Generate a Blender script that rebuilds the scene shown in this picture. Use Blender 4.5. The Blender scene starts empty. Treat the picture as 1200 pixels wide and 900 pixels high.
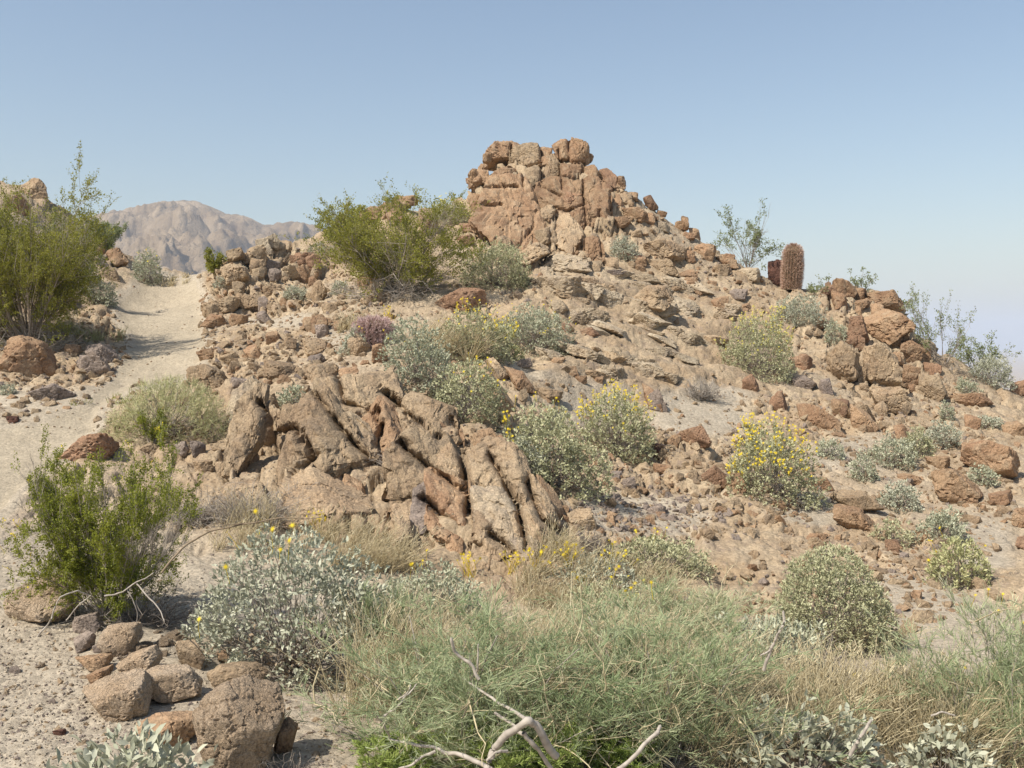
import bpy, math, random
import numpy as np
from mathutils import Vector, Matrix, Euler
from mathutils.bvhtree import BVHTree

rng = np.random.default_rng(11)
R = math.radians
S = bpy.context.scene
COL = S.collection

# ------------------------------------------------------------------ camera
EYE = np.array([0.0, 0.0, 1.6])
F = 1150.0                    # focal length in pixels of the 1200 px wide photograph
PITCH = math.atan(52.0 / F)   # looking slightly down
cp, sp_ = math.cos(PITCH), math.sin(PITCH)

def ray(px, py):
    """direction with forward (y) component 1"""
    u = (px - 600.0) / F; v = (450.0 - py) / F
    y = cp + v * sp_; z = -sp_ + v * cp
    return np.array([u / y, 1.0, z / y])

def P(px, py, D):
    return EYE + ray(px, py) * D

def project(V):
    d = V - EYE
    f = d[:, 1] * cp - d[:, 2] * sp_
    up = d[:, 1] * sp_ + d[:, 2] * cp
    f = np.where(f < 0.05, 0.05, f)
    return 600 + F * d[:, 0] / f, 450 - F * up / f

cam = bpy.data.cameras.new('camera'); camo = bpy.data.objects.new('camera', cam); COL.objects.link(camo)
camo.location = EYE; camo.rotation_euler = (R(90) - PITCH, 0, 0)
cam.sensor_width = 36; cam.lens = 36 * F / 1200; cam.clip_start = 0.05; cam.clip_end = 60000
S.camera = camo

# ------------------------------------------------------------------ noise
def h3(ix, iy, iz, s=0):
    x = (ix.astype(np.int64) * 374761393 + iy.astype(np.int64) * 668265263 + iz.astype(np.int64) * 2147483647 + s * 974711) & 0xffffffff
    x = ((x ^ (x >> 13)) * 1274126177) & 0xffffffff
    x = ((x ^ (x >> 16)) * 2246822519) & 0xffffffff
    x = x ^ (x >> 15)
    return (x & 0xffffff) / float(0xffffff)

def vnoise(p, s=0):
    i = np.floor(p); f = p - i; f = f * f * (3 - 2 * f); i = i.astype(np.int64)
    r = 0
    for dx in (0, 1):
        wx = f[:, 0] if dx else 1 - f[:, 0]
        for dy in (0, 1):
            wy = f[:, 1] if dy else 1 - f[:, 1]
            for dz in (0, 1):
                wz = f[:, 2] if dz else 1 - f[:, 2]
                r = r + wx * wy * wz * h3(i[:, 0] + dx, i[:, 1] + dy, i[:, 2] + dz, s)
    return r * 2 - 1

def fbm(p, oct=4, s=0, gain=.5):
    a, t, r = 1.0, 0, 0
    for k in range(oct):
        r = r + a * vnoise(p * (2.03 ** k) + 17.3 * k, s + k); t += a; a *= gain
    return r / t

def voro(p, s=0):
    i = np.floor(p).astype(np.int64); f = p - i
    f1 = np.full(len(p), 9.0); f2 = np.full(len(p), 9.0); cid = np.zeros(len(p))
    for dx in (-1, 0, 1):
        for dy in (-1, 0, 1):
            for dz in (-1, 0, 1):
                a, b, c = i[:, 0] + dx, i[:, 1] + dy, i[:, 2] + dz
                ox = dx + .12 + .76 * h3(a, b, c, s) - f[:, 0]; oy = dy + .12 + .76 * h3(a, b, c, s + 1) - f[:, 1]; oz = dz + .12 + .76 * h3(a, b, c, s + 2) - f[:, 2]
                d = np.sqrt(ox * ox + oy * oy + oz * oz)
                nw = d < f1
                f2 = np.where(nw, f1, np.minimum(f2, d))
                cid = np.where(nw, h3(a, b, c, s + 3), cid)
                f1 = np.where(nw, d, f1)
    return f1, f2, cid

def sstep(a, b, x):
    t = np.clip((x - a) / (b - a), 0, 1); return t * t * (3 - 2 * t)

def blocks(p, s=0, crack=.14):
    f1, f2, c = voro(p, s)
    e = sstep(0, crack, f2 - f1)
    return (c - .35) * e - .45 * (1 - e) + .25 * (.5 - f1) * e

# ------------------------------------------------------------------ mesh helpers
def mk(name, V, Fs, mat, parent=None, loc=None, tint=None, smooth=True, sharp=None):
    V = np.ascontiguousarray(V, dtype=np.float32)
    if not isinstance(Fs, list): Fs = [Fs]
    Fs = [np.asarray(f, dtype=np.int32) for f in Fs if len(f)]
    me = bpy.data.meshes.new(name)
    me.vertices.add(len(V)); me.vertices.foreach_set('co', V.ravel())
    idx = np.concatenate([f.ravel() for f in Fs])
    tot = np.concatenate([np.full(len(f), f.shape[1], dtype=np.int32) for f in Fs])
    st = np.concatenate([[0], np.cumsum(tot)[:-1]]).astype(np.int32)
    me.loops.add(len(idx)); me.loops.foreach_set('vertex_index', idx)
    me.polygons.add(len(tot)); me.polygons.foreach_set('loop_start', st)
    me.update(calc_edges=True)
    
    me.polygons.foreach_set('use_smooth', np.full(len(tot), smooth))
    if sharp is not None: me.set_sharp_from_angle(angle=sharp)
    if tint is not None:
        a = me.attributes.new('tint', 'FLOAT', 'POINT'); a.data.foreach_set('value', np.asarray(tint, dtype=np.float32))
    if mat is not None: me.materials.append(mat)
    o = bpy.data.objects.new(name, me); COL.objects.link(o)
    if loc is not None: o.location = loc
    if parent is not None: o.parent = parent
    return o

def tag(o, label=None, cat=None, group=None, kind=None):
    if label: o['label'] = label
    if cat: o['category'] = cat
    if group: o['group'] = group
    if kind: o['kind'] = kind
    return o

def empty(name, loc, label, cat, group=None):
    o = bpy.data.objects.new(name, None); COL.objects.link(o); o.location = loc
    o.empty_display_size = .1
    return tag(o, label, cat, group)

def inst(tv, tf, pos, rot, scl):
    """copies of template (k,3)/(m,s) at pos (N,3), rot (N,3,3), scale (N,) or (N,3)"""
    N, k = len(pos), len(tv)
    scl = np.asarray(scl)
    if scl.ndim == 1: scl = np.repeat(scl[:, None], 3, 1)
    V = np.einsum('nij,nkj->nki', rot, tv[None] * scl[:, None, :]) + pos[:, None, :]
    Fi = tf[None] + (np.arange(N) * k)[:, None, None]
    return V.reshape(-1, 3), Fi.reshape(-1, tf.shape[1])

def nrm(v):
    return v / np.maximum(np.linalg.norm(v, axis=-1, keepdims=True), 1e-9)

def frames(d, r):
    """rotation matrices whose y axis is d, random roll"""
    d = nrm(d); a = r.normal(size=d.shape); x = nrm(np.cross(d, a)); z = np.cross(x, d)
    return np.stack([x, d, z], axis=-1)

def frames_up(d, r, flat=.6):
    """y axis along d, face normal (z) biased upwards"""
    d = nrm(d); a = r.normal(size=d.shape) * (1 - flat) + np.array([0, 0, 1.2]) * flat
    x = nrm(np.cross(d, a)); z = np.cross(x, d)
    return np.stack([x, d, z], axis=-1)

def tubes(paths, rad, sides=3):
    N, K, _ = paths.shape
    t = np.gradient(paths, axis=1); t = nrm(t)
    ref = np.where(np.abs(t[:, :, 2:3]) > .9, np.array([1.0, 0, 0]), np.array([0, 0, 1.0]))
    u = nrm(np.cross(t, ref)); v = np.cross(t, u)
    an = np.arange(sides) * 2 * math.pi / sides
    ring = u[:, :, None, :] * np.cos(an)[None, None, :, None] + v[:, :, None, :] * np.sin(an)[None, None, :, None]
    V = paths[:, :, None, :] + ring * rad[:, :, None, None]
    V = V.reshape(-1, 3)
    i = np.arange(K - 1)[:, None]; j = np.arange(sides)[None, :]; j2 = (j + 1) % sides
    q = np.stack([np.broadcast_to(i * sides + j, (K - 1, sides)), np.broadcast_to(i * sides + j2, (K - 1, sides)), (i + 1) * sides + j2, (i + 1) * sides + j], -1).reshape(-1, 4)
    Q = (q[None] + (np.arange(N) * K * sides)[:, None, None]).reshape(-1, 4)
    return V, Q

def join(parts):
    Vs, Fs, o = [], {}, 0
    for V, Fc in parts:
        for f in (Fc if isinstance(Fc, list) else [Fc]):
            Fs.setdefault(f.shape[1], []).append(f + o)
        Vs.append(V); o += len(V)
    return np.concatenate(Vs), [np.concatenate(v) for v in Fs.values()]

# ------------------------------------------------------------------ materials
def new_mat(name):
    m = bpy.data.materials.new(name); m.use_nodes = True; nt = m.node_tree; nt.nodes.clear()
    out = nt.nodes.new('ShaderNodeOutputMaterial')
    return m, nt, out

def N(nt, t, **kw):
    n = nt.nodes.new(t)
    for k, v in kw.items():
        if k.startswith('i_'):
            key = k[2:]; n.inputs[int(key) if key.isdigit() else key.replace('_', ' ')].default_value = v
        else: setattr(n, k, v)
    return n

def ramp(nt, fac, stops):
    r = nt.nodes.new('ShaderNodeValToRGB'); e = r.color_ramp.elements
    while len(e) < len(stops): e.new(.5)
    for el, (p, c) in zip(e, stops):
        el.position = p; el.color = (*c, 1) if len(c) == 3 else c
    nt.links.new(fac, r.inputs[0]); return r.outputs[0]

def mixc(nt, fac, a, b, mode='MIX'):
    m = nt.nodes.new('ShaderNodeMix'); m.data_type = 'RGBA'; m.blend_type = mode
    for sock, v in ((m.inputs[0], fac), (m.inputs[6], a), (m.inputs[7], b)):
        if hasattr(v, 'is_linked'): nt.links.new(v, sock)
        elif isinstance(v, (tuple, list)): sock.default_value = (*v, 1)
        else: sock.default_value = v
    return m.outputs[2]

def g(c):  # grey
    return (c, c, c)

def rock_mat(name, ca, cb, cc, scale=1.0, bump=.6, strata=0.0, coord='Object'):
    m, nt, out = new_mat(name); L = nt.links.new
    tc = N(nt, 'ShaderNodeTexCoord').outputs[coord]
    if coord == 'Object':
        oi = N(nt, 'ShaderNodeObjectInfo')
        ad = N(nt, 'ShaderNodeVectorMath', operation='MULTIPLY_ADD'); ad.inputs[1].default_value = (1, 1, 1)
        cmb = N(nt, 'ShaderNodeVectorMath', operation='SCALE'); L(oi.outputs['Random'], cmb.inputs[3]); cmb.inputs[0].default_value = (37, 91, 53)
        L(tc, ad.inputs[0]); L(cmb.outputs[0], ad.inputs[2]); tc = ad.outputs[0]
    def noise(sc, det=6, rough=.6, dist=0.0):
        n = N(nt, 'ShaderNodeTexNoise'); n.inputs['Scale'].default_value = sc * scale; n.inputs['Detail'].default_value = det
        n.inputs['Roughness'].default_value = rough; n.inputs['Distortion'].default_value = dist; L(tc, n.inputs['Vector']); return n.outputs['Fac']
    big = noise(1.6, 5, .6, .4)
    c = mixc(nt, ramp(nt, big, [(.36, g(0)), (.62, g(1))]), ca, cb)
    st = noise(5.0, 8, .68, .2)
    c = mixc(nt, ramp(nt, st, [(.5, g(0)), (.68, g(.75))]), c, cc)
    sp = noise(55, 3, .7)
    c = mixc(nt, .85, c, ramp(nt, sp, [(.3, g(.5)), (.5, g(.98)), (.68, g(1.4))]), 'MULTIPLY')
    if coord == 'Object':
        v = N(nt, 'ShaderNodeMapRange'); v.inputs[3].default_value = .84; v.inputs[4].default_value = 1.14; L(oi.outputs['Random'], v.inputs[0])
        hs = N(nt, 'ShaderNodeHueSaturation'); L(v.outputs[0], hs.inputs['Value']); L(c, hs.inputs['Color']); c = hs.outputs[0]
    b = N(nt, 'ShaderNodeBsdfPrincipled'); b.inputs['Roughness'].default_value = .93; b.inputs['Specular IOR Level'].default_value = .18
    L(c, b.inputs['Base Color'])
    # bump: pits, cracks and grain
    h1 = noise(9, 8, .7, .3); h2 = noise(42, 5, .72)
    vo = N(nt, 'ShaderNodeTexVoronoi', feature='DISTANCE_TO_EDGE'); vo.inputs['Scale'].default_value = 3.4 * scale
    wp = N(nt, 'ShaderNodeVectorMath', operation='ADD'); nv = N(nt, 'ShaderNodeTexNoise'); nv.inputs['Scale'].default_value = 3 * scale; L(tc, nv.inputs['Vector'])
    L(tc, wp.inputs[0]); L(nv.outputs['Color'], wp.inputs[1]); L(wp.outputs[0], vo.inputs['Vector'])
    cr = ramp(nt, vo.outputs['Distance'], [(0, g(0)), (.035, g(1))])
    def math_(op, a, bb):
        q = N(nt, 'ShaderNodeMath', operation=op)
        for s_, v_ in zip(q.inputs, (a, bb)):
            if hasattr(v_, 'is_linked'): L(v_, s_)
            else: s_.default_value = v_
        return q.outputs[0]
    hh = math_('ADD', math_('MULTIPLY', h1, 1.5), math_('MULTIPLY', h2, .8))
    hh = math_('ADD', hh, math_('MULTIPLY', cr, .3))
    bp = N(nt, 'ShaderNodeBump'); bp.inputs['Strength'].default_value = bump; bp.inputs['Distance'].default_value = .045 / scale
    L(hh, bp.inputs['Height']); L(bp.outputs[0], b.inputs['Normal'])
    L(b.outputs[0], out.inputs[0]); return m

def leaf_mat(name, ca, cb, rough=.6, trans=.25, cc=None):
    m, nt, out = new_mat(name); L = nt.links.new
    at = N(nt, 'ShaderNodeAttribute', attribute_name='tint')
    stops = [(0, ca), (1, cb)] if cc is None else [(0, ca), (.8, cb), (1, cc)]
    c = ramp(nt, at.outputs['Fac'], stops)
    b = N(nt, 'ShaderNodeBsdfPrincipled'); b.inputs['Roughness'].default_value = rough; b.inputs['Specular IOR Level'].default_value = .25
    L(c, b.inputs['Base Color'])
    if trans > 0:
        t = N(nt, 'ShaderNodeBsdfTranslucent'); L(c, t.inputs[0])
        x = N(nt, 'ShaderNodeMixShader'); x.inputs[0].default_value = trans; L(b.outputs[0], x.inputs[1]); L(t.outputs[0], x.inputs[2]); L(x.outputs[0], out.inputs[0])
    else: L(b.outputs[0], out.inputs[0])
    return m

M = {}
M['tan'] = rock_mat('tan_rock', (.42, .315, .20), (.32, .225, .14), (.22, .17, .12))
M['orange'] = rock_mat('orange_rock', (.37, .245, .145), (.28, .17, .10), (.40, .30, .195))
M['red'] = rock_mat('red_brown_rock', (.30, .18, .11), (.24, .145, .09), (.34, .24, .155))
M['pale'] = rock_mat('pale_rock', (.46, .375, .26), (.37, .285, .19), (.27, .215, .165))
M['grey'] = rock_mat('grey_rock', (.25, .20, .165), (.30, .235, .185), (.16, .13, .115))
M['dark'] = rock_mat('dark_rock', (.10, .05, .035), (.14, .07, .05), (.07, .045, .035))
M['coarse'] = rock_mat('coarse_granite', (.56, .43, .30), (.47, .34, .22), (.36, .28, .20), scale=2.4, bump=1.0)

def ground_mat(name, ca, cb, cc, gravel=1.0, bump=.6):
    m, nt, out = new_mat(name); L = nt.links.new
    tc = N(nt, 'ShaderNodeTexCoord').outputs['Object']
    def noise(sc, det=6, rough=.6):
        n = N(nt, 'ShaderNodeTexNoise'); n.inputs['Scale'].default_value = sc; n.inputs['Detail'].default_value = det
        n.inputs['Roughness'].default_value = rough; L(tc, n.inputs['Vector']); return n.outputs['Fac']
    rk = N(nt, 'ShaderNodeAttribute', attribute_name='tint').outputs['Fac']   # bedrock share
    c = mixc(nt, ramp(nt, noise(.9, 6), [(.35, g(0)), (.65, g(1))]), ca, cb)
    rc = mixc(nt, ramp(nt, noise(1.3, 7, .65), [(.38, g(0)), (.6, g(1))]), (.43, .335, .22), (.33, .24, .15))
    rc = mixc(nt, ramp(nt, noise(4.0, 7, .7), [(.52, g(0)), (.66, g(.7))]), rc, (.25, .185, .14))
    c = mixc(nt, rk, c, rc)
    c = mixc(nt, ramp(nt, noise(7, 8, .7), [(.5, g(0)), (.7, g(.6))]), c, cc)
    vo = N(nt, 'ShaderNodeTexVoronoi'); vo.inputs['Scale'].default_value = 38; L(tc, vo.inputs['Vector'])
    hs = N(nt, 'ShaderNodeSeparateColor'); L(vo.outputs['Color'], hs.inputs[0])
    c = mixc(nt, .7 * gravel, c, ramp(nt, hs.outputs[0], [(0, g(.72)), (.5, g(1)), (1, g(1.25))]), 'MULTIPLY')
    c = mixc(nt, .6, c, ramp(nt, noise(120, 2), [(.3, g(.7)), (.7, g(1.3))]), 'MULTIPLY')
    b = N(nt, 'ShaderNodeBsdfPrincipled'); b.inputs['Roughness'].default_value = .96; b.inputs['Specular IOR Level'].default_value = .12
    L(c, b.inputs['Base Color'])
    q = N(nt, 'ShaderNodeMath', operation='MULTIPLY_ADD'); L(vo.outputs['Distance'], q.inputs[0]); q.inputs[1].default_value = -.35 * gravel; L(noise(14, 8, .72), q.inputs[2])
    bp = N(nt, 'ShaderNodeBump'); bp.inputs['Strength'].default_value = bump; bp.inputs['Distance'].default_value = .04
    L(q.outputs[0], bp.inputs['Height']); L(bp.outputs[0], b.inputs['Normal']); L(b.outputs[0], out.inputs[0])
    return m
M['ground'] = ground_mat('gravelly_desert_soil', (.365, .305, .225), (.425, .36, .27), (.28, .225, .16))
M['path'] = ground_mat('trodden_sand', (.36, .30, .215), (.43, .36, .26), (.29, .24, .17), gravel=.7, bump=.7)

M['silver'] = leaf_mat('silver_leaf', (.30, .31, .21), (.60, .59, .45), trans=.15)
M['bluegreen'] = leaf_mat('blue_green_leaf', (.30, .31, .20), (.56, .56, .40), trans=.15)
M['greygreen'] = leaf_mat('grey_green_leaf', (.31, .31, .17), (.58, .56, .34), trans=.15)
M['yellowgreen'] = leaf_mat('yellow_green_leaf', (.34, .35, .16), (.58, .55, .29), trans=.2)
M['creosote'] = leaf_mat('creosote_leaf', (.13, .15, .02), (.37, .35, .06), trans=.35, cc=(.52, .44, .08))
M['creosote_fg'] = leaf_mat('bright_creosote_leaf', (.12, .16, .018), (.33, .34, .045), trans=.35, cc=(.60, .44, .05))
M['creosote_pale'] = leaf_mat('pale_creosote_leaf', (.17, .21, .09), (.32, .34, .16), trans=.3)
M['wispy'] = leaf_mat('wispy_green_leaf', (.22, .29, .13), (.52, .55, .33), trans=.35, cc=(.74, .67, .45))
M['herb'] = leaf_mat('fresh_green_leaf', (.20, .29, .05), (.40, .46, .14), trans=.3)
M['straw'] = leaf_mat('dry_straw', (.50, .40, .23), (.76, .66, .43), trans=.2)
M['twig'] = leaf_mat('bare_twig', (.20, .165, .13), (.42, .36, .30), trans=0)
M['deadwood'] = leaf_mat('weathered_deadwood', (.26, .22, .18), (.44, .385, .32), trans=0)
M['brownleaf'] = leaf_mat('withered_leaf', (.16, .11, .07), (.33, .25, .16), trans=.1)
M['yellow'] = leaf_mat('yellow_petal', (.62, .44, .015), (.78, .62, .03), trans=.25)
M['paleyellow'] = leaf_mat('pale_yellow_petal', (.55, .46, .06), (.66, .58, .14), trans=.25)
M['cactus'] = leaf_mat('cactus_skin', (.15, .11, .06), (.17, .12, .07), trans=0)
M['spine_tan'] = leaf_mat('tan_spine', (.42, .27, .19), (.62, .43, .32), trans=0)
M['spine_pink'] = leaf_mat('pink_spine', (.46, .30, .27), (.68, .52, .47), trans=0)

# ------------------------------------------------------------------ terrain: survey points seen in the photograph
CP = [ # px, py, forward distance
(40,900,3.6),(40,780,4.6),(40,700,5.6),(20,640,6.5),(0,590,7.5),(60,540,8.7),(0,540,8.7),(-120,540,8.7),(130,480,11),(190,430,13.5),(195,390,16),(195,350,19),(205,329,22),
(-100,480,11),(0,480,11),(60,470,11.3),(30,450,12.3),(0,400,14),(100,400,15),(60,330,17),(130,300,22),(165,322,21.5),(0,250,19.5),(45,222,22),(100,275,23.5),(-120,220,20),(-120,380,14),(150,360,18),
(240,400,14.5),(245,340,18.6),(262,325,18.8),(320,290,20),(352,318,20),(385,330,20),(300,380,16),(350,430,13),(260,440,12.5),(290,300,20),
(270,455,11.5),(340,485,10.3),(350,445,11.3),(450,445,11.3),(300,600,8),(400,630,7.6),(500,635,7.5),(600,645,7.5),(655,620,8.2),(480,520,9.4),(560,500,10.0),(400,530,9.2),(620,560,8.8),(300,520,9.7),(540,580,8.4),
(230,590,8.2),(200,505,10.2),(150,620,7.4),(500,400,13),(600,440,12.2),(560,400,13.7),(430,390,14),(480,350,16),(400,352,16.5),(600,350,16.5),(540,300,19),(480,290,20),(460,244,21),(400,268,21),(530,250,22),
(552,272,21),(640,300,19.8),(620,262,20.9),(600,225,21.5),(600,190,22.2),(565,215,22.3),(655,215,21.8),(680,200,22.2),(675,290,20.2),(720,220,22),(720,285,20.6),(760,248,22),(800,274,22),(840,296,22),(900,332,22),(960,344,22),(1000,343,21.5),(1045,354,21),(1080,398,21),(1150,448,21),(1200,478,21),(1300,520,21),
(700,330,18.5),(700,380,16),(700,430,14),(800,350,19.5),(800,400,16.8),(800,450,14.5),(900,400,18.4),(900,450,15.5),(700,500,12),(700,580,9.8),(800,500,12.5),(800,560,10.5),(900,570,10.7),(800,620,9),(900,620,9.2),(1000,500,14),(1000,560,11.6),(1000,430,17.7),(1100,460,17.7),(1100,520,13.5),(1180,550,12.5),(1100,600,10.5),(1000,640,9),(1180,650,9),(1300,600,11),
(560,860,4.2),(850,880,4.2),(1170,900,4.2),(850,800,5.2),(700,720,6.8),(560,700,6.8),(1000,750,6.3),(1100,690,7.6),(1180,780,5.6),(1350,780,5.6),(330,790,5.0),(420,830,4.4),(150,740,5.1),(250,760,4.95),(240,860,3.95),(330,880,3.8),
]
pts = np.array([P(*c) for c in CP])
extra = [(-3,.5,0),(0,.5,0),(3,.5,-.05),(0,-4,.1),(6,2,-.3),(-6,2,.3),(-14,8,1.2),(14,8,-1.2),(-20,20,5),
 (-11,26,4.0),(-8,26.5,2.7),(-5,25,2.9),(-3,26,3.4),(0,27,4.3),(1.5,26.5,4.6),(3.5,27,3.2),(7,27,1.6),(11,27,.2),(16,26,-1.8),(20,18,-2.2),
 (-14,36,1.5),(-8,36,1.2),(0,36,1.2),(7,36,-1.5),(15,36,-4),(24,30,-6),(-30,30,5),(-10,-20,1),(10,-20,-1),(-30,0,3),(30,0,-4)]
pts = np.vstack([pts, np.array(extra, float)])
XY, Z = pts[:, :2], pts[:, 2]
def kern(a, b):
    d2 = ((a[:, None, :] - b[None]) ** 2).sum(-1); return np.sqrt(d2 + .35 ** 2)
n_ = len(XY)
A = np.zeros((n_ + 3, n_ + 3)); A[:n_, :n_] = kern(XY, XY) - np.eye(n_) * .02
A[:n_, n_] = 1; A[:n_, n_ + 1:] = XY; A[n_, :n_] = 1; A[n_ + 1:, :n_] = XY.T
W_ = np.linalg.solve(A, np.concatenate([Z, [0, 0, 0]]))
def base_z(xy):
    out = np.empty(len(xy))
    for s in range(0, len(xy), 40000):
        q = xy[s:s + 40000]; out[s:s + 40000] = kern(q, XY) @ W_[:n_] + W_[n_] + q @ W_[n_ + 1:]
    return out

az = np.concatenate([np.linspace(-180, -40, 60)[:-1], np.linspace(-40, -30, 40)[:-1], np.arange(-30, 30.01, .085), np.linspace(30, 40, 40)[1:], np.linspace(40, 180, 60)[1:]])
rr = [.3]
while rr[-1] < 8000:
    r0 = rr[-1]
    rr.append(r0 * (1.12 if r0 < 2.4 else 1.0062 if r0 < 12 else 1.0047 if r0 < 24 else 1.01 if r0 < 45 else 1.06))
rr = np.array(rr)
RA, AZ = np.meshgrid(rr, np.radians(az), indexing='ij')
gx, gy = RA * np.sin(AZ), RA * np.cos(AZ)
nr, na = gx.shape
xy = np.stack([gx.ravel(), gy.ravel()], 1)
rad = RA.ravel()
near = rad < 70
gz = np.zeros(len(xy)); gz[near] = base_z(xy[near])
farz = -2 - 75 * sstep(30, 420, rad) + 3 * vnoise(np.stack([xy[:, 0] / 60, xy[:, 1] / 60, rad * 0], 1))
k = sstep(27, 55, rad); gz = gz * (1 - k) + farz * k
G0 = np.stack([xy[:, 0], xy[:, 1], gz], 1)

def inpoly(px, py, poly):
    c = np.zeros(len(px), bool); n = len(poly); j = n - 1
    for i in range(n):
        xi, yi = poly[i]; xj, yj = poly[j]
        if yi != yj:
            c ^= ((yi > py) != (yj > py)) & (px < (xj - xi) * (py - yi) / (yj - yi) + xi)
        j = i
    return c
def segdist(px, py, poly):
    d = np.full(len(px), 1e9)
    for i in range(len(poly)):
        ax, ay = poly[i]; bx, by = poly[(i + 1) % len(poly)]
        t = np.clip(((px - ax) * (bx - ax) + (py - ay) * (by - ay)) / ((bx - ax) ** 2 + (by - ay) ** 2 + 1e-9), 0, 1)
        d = np.minimum(d, np.hypot(px - ax - t * (bx - ax), py - ay - t * (by - ay)))
    return d
TRAIL = [(-400,525),(-60,510),(0,500),(55,490),(98,472),(128,448),(150,420),(155,395),(140,372),(142,352),(158,338),(175,326),(232,326),(236,350),(236,380),(240,405),(236,425),(215,440),(160,450),(118,478),(112,505),(70,535),(35,560),(0,596),(-60,612),(-400,640)]
SANDS = [(820,488,60,20),(750,600,90,28),(1090,720,90,55),(1150,640,40,30),(50,810,70,110),(20,700,60,60),(40,470,60,18),(700,470,50,25),(640,430,50,20),(820,470,60,22),(960,600,60,18),(1000,530,40,20),(390,395,25,14),(330,375,40,10),(400,840,60,60)]
ppx, ppy = project(G0)
fwd = G0[:, 1]
infront = (fwd > 1.5) & (fwd < 40)
visn = infront & (np.abs(ppx - 600) < 1100)
wob = fbm(G0 * 1.3, 3, 5) * 10
tr_in = np.zeros(len(G0), bool); dtr = np.full(len(G0), 1e3)
sel = np.where(visn & (fwd < 24) & (ppx < 420))[0]
dtr[sel] = segdist(ppx[sel], ppy[sel], TRAIL); ins = inpoly(ppx[sel], ppy[sel], TRAIL)
dtr[sel] = np.where(ins, -dtr[sel], dtr[sel]) + wob[sel] * .5
tr_in[sel] = dtr[sel] < 0
rockm = .42 + .45 * sstep(-.35, .45, fbm(G0 * .55, 4, 77))
for (a, b, c, d) in SANDS:
    q = np.hypot((ppx - a) / c, (ppy - b) / d); rockm = rockm * (.06 + .94 * sstep(.45, 1.45, q + wob * .05))
rockm *= sstep(0, 22, dtr)
fgm = sstep(6.0, 7.6, fwd); rockm *= .15 + .85 * fgm
slab = sstep(1.15, .7, np.hypot((ppx - 740) / 165, (ppy - 385) / 85) + wob * .012)
rockm = np.maximum(rockm, slab * .8)
massif = sstep(1.2, .8, np.hypot((ppx - 470) / 200, (ppy - 540) / 105)); massif = np.maximum(massif, sstep(1.2, .8, np.hypot((ppx - 630) / 110, (ppy - 250) / 75)))
massif = np.maximum(massif, sstep(1.2, .8, np.hypot((ppx - 1035) / 70, (ppy - 400) / 75))); massif = np.maximum(massif, sstep(1.2, .8, np.hypot((ppx - 310) / 70, (ppy - 325) / 45)))
rockm = np.maximum(rockm, massif * .9)
# normals of the smooth surface
g3 = G0.reshape(nr, na, 3)
dr = np.gradient(g3, axis=0); da = np.gradient(g3, axis=1)
nn = nrm(np.cross(da, dr)); nn = np.where(nn[..., 2:3] < 0, -nn, nn).reshape(-1, 3)
G1 = G0.copy()
act = np.where(visn & (fwd < 34))[0]
pa = G0[act].copy(); ra_ = rockm[act]
pw = pa + .25 * np.stack([fbm(pa * 1.1, 3, 31), fbm(pa * 1.1, 3, 41), fbm(pa * 1.1, 3, 51)], 1)
b1 = blocks(pw * np.array([1.25, 1.0, 1.9]), 3, .10)
b2 = blocks(pw * np.array([3.3, 2.6, 5.0]), 9, .16)
b3 = blocks(pw * np.array([9, 9, 12]), 15, .22)
fb = fbm(pa * 2.2, 5, 2)
steep = 1 - nn[act][:, 2]
disp = ra_ * (.17 * b1 * (1 - .7 * slab[act]) + .075 * b2 * (1 - .4 * slab[act]) + .03 * b3 + .07 * fb + massif[act] * (.14 * b2 - .04)) + .012 * fbm(pa * 7, 4, 61)
G1[act] += nn[act] * disp[:, None]
# sloping ledges on the pale slab
st = pa[:, 2] * 2.3 + pa[:, 0] * .30 + .9 * fbm(pa * .8, 4, 71)
fr = st - np.floor(st)
G1[act] += nn[act] * (slab[act] * (.20 * (sstep(0, .5, fr) - sstep(.7, 1, fr)) * (.6 + vnoise(pa * .7, 88)) - .05 * b1))[:, None]
# the trodden trail lies slightly sunk
G1[:, 2] -= .05 * sstep(8, -12, dtr)
tz = np.where(dtr < 30)[0]
f1_, f2_, c_ = voro(G1[tz] * np.array([3.2, 2.6, 0]), 91)
G1[tz, 2] += (-.022 * sstep(.42, .1, f1_) * (c_ > .35) + .02 * fbm(G1[tz] * 2.5, 4, 95))
tint = sstep(.12, .62, rockm)
idx = np.arange(nr * na).reshape(nr, na)
quads = np.stack([idx[:-1, :-1], idx[:-1, 1:], idx[1:, 1:], idx[1:, :-1]], -1).reshape(-1, 4)
isq = tr_in[quads].sum(1) >= 3
BV = BVHTree.FromPolygons(G1.tolist(), quads[(np.abs(ppx[quads[:, 0]] - 600) < 1000) & (fwd[quads[:, 0]] > 1) & (fwd[quads[:, 0]] < 60)].tolist(), all_triangles=False)

def compact(V, Q, extra):
    u, inv = np.unique(Q, return_inverse=True)
    return V[u], inv.reshape(Q.shape), extra[u]
v_, q_, t_ = compact(G1, quads[~isq], tint)
ground = tag(mk('ground', v_, q_, M['ground'], tint=t_), 'gravelly tan desert hillside', kind='structure')
v_, q_, t_ = compact(G1, quads[isq], tint * 0)
trail = tag(mk('path', v_, q_, M['path'], tint=t_), 'pale sandy foot trail climbing the left side', kind='structure')

def hit(px, py, fallback=True):
    d = Vector(ray(px, py)).normalized()
    for k in range(0, 400 if fallback else 2, 2):
        d = Vector(ray(px, py + k)).normalized()
        h = BV.ray_cast(Vector(EYE), d, 60)
        if h[0] is not None: return np.array(h[0]), np.array(h[1])
    return None, None

def ground_z(x, y):
    h = BV.ray_cast(Vector((x, y, 30)), Vector((0, 0, -1)), 80)
    return h[0].z if h[0] is not None else 0.0

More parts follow.
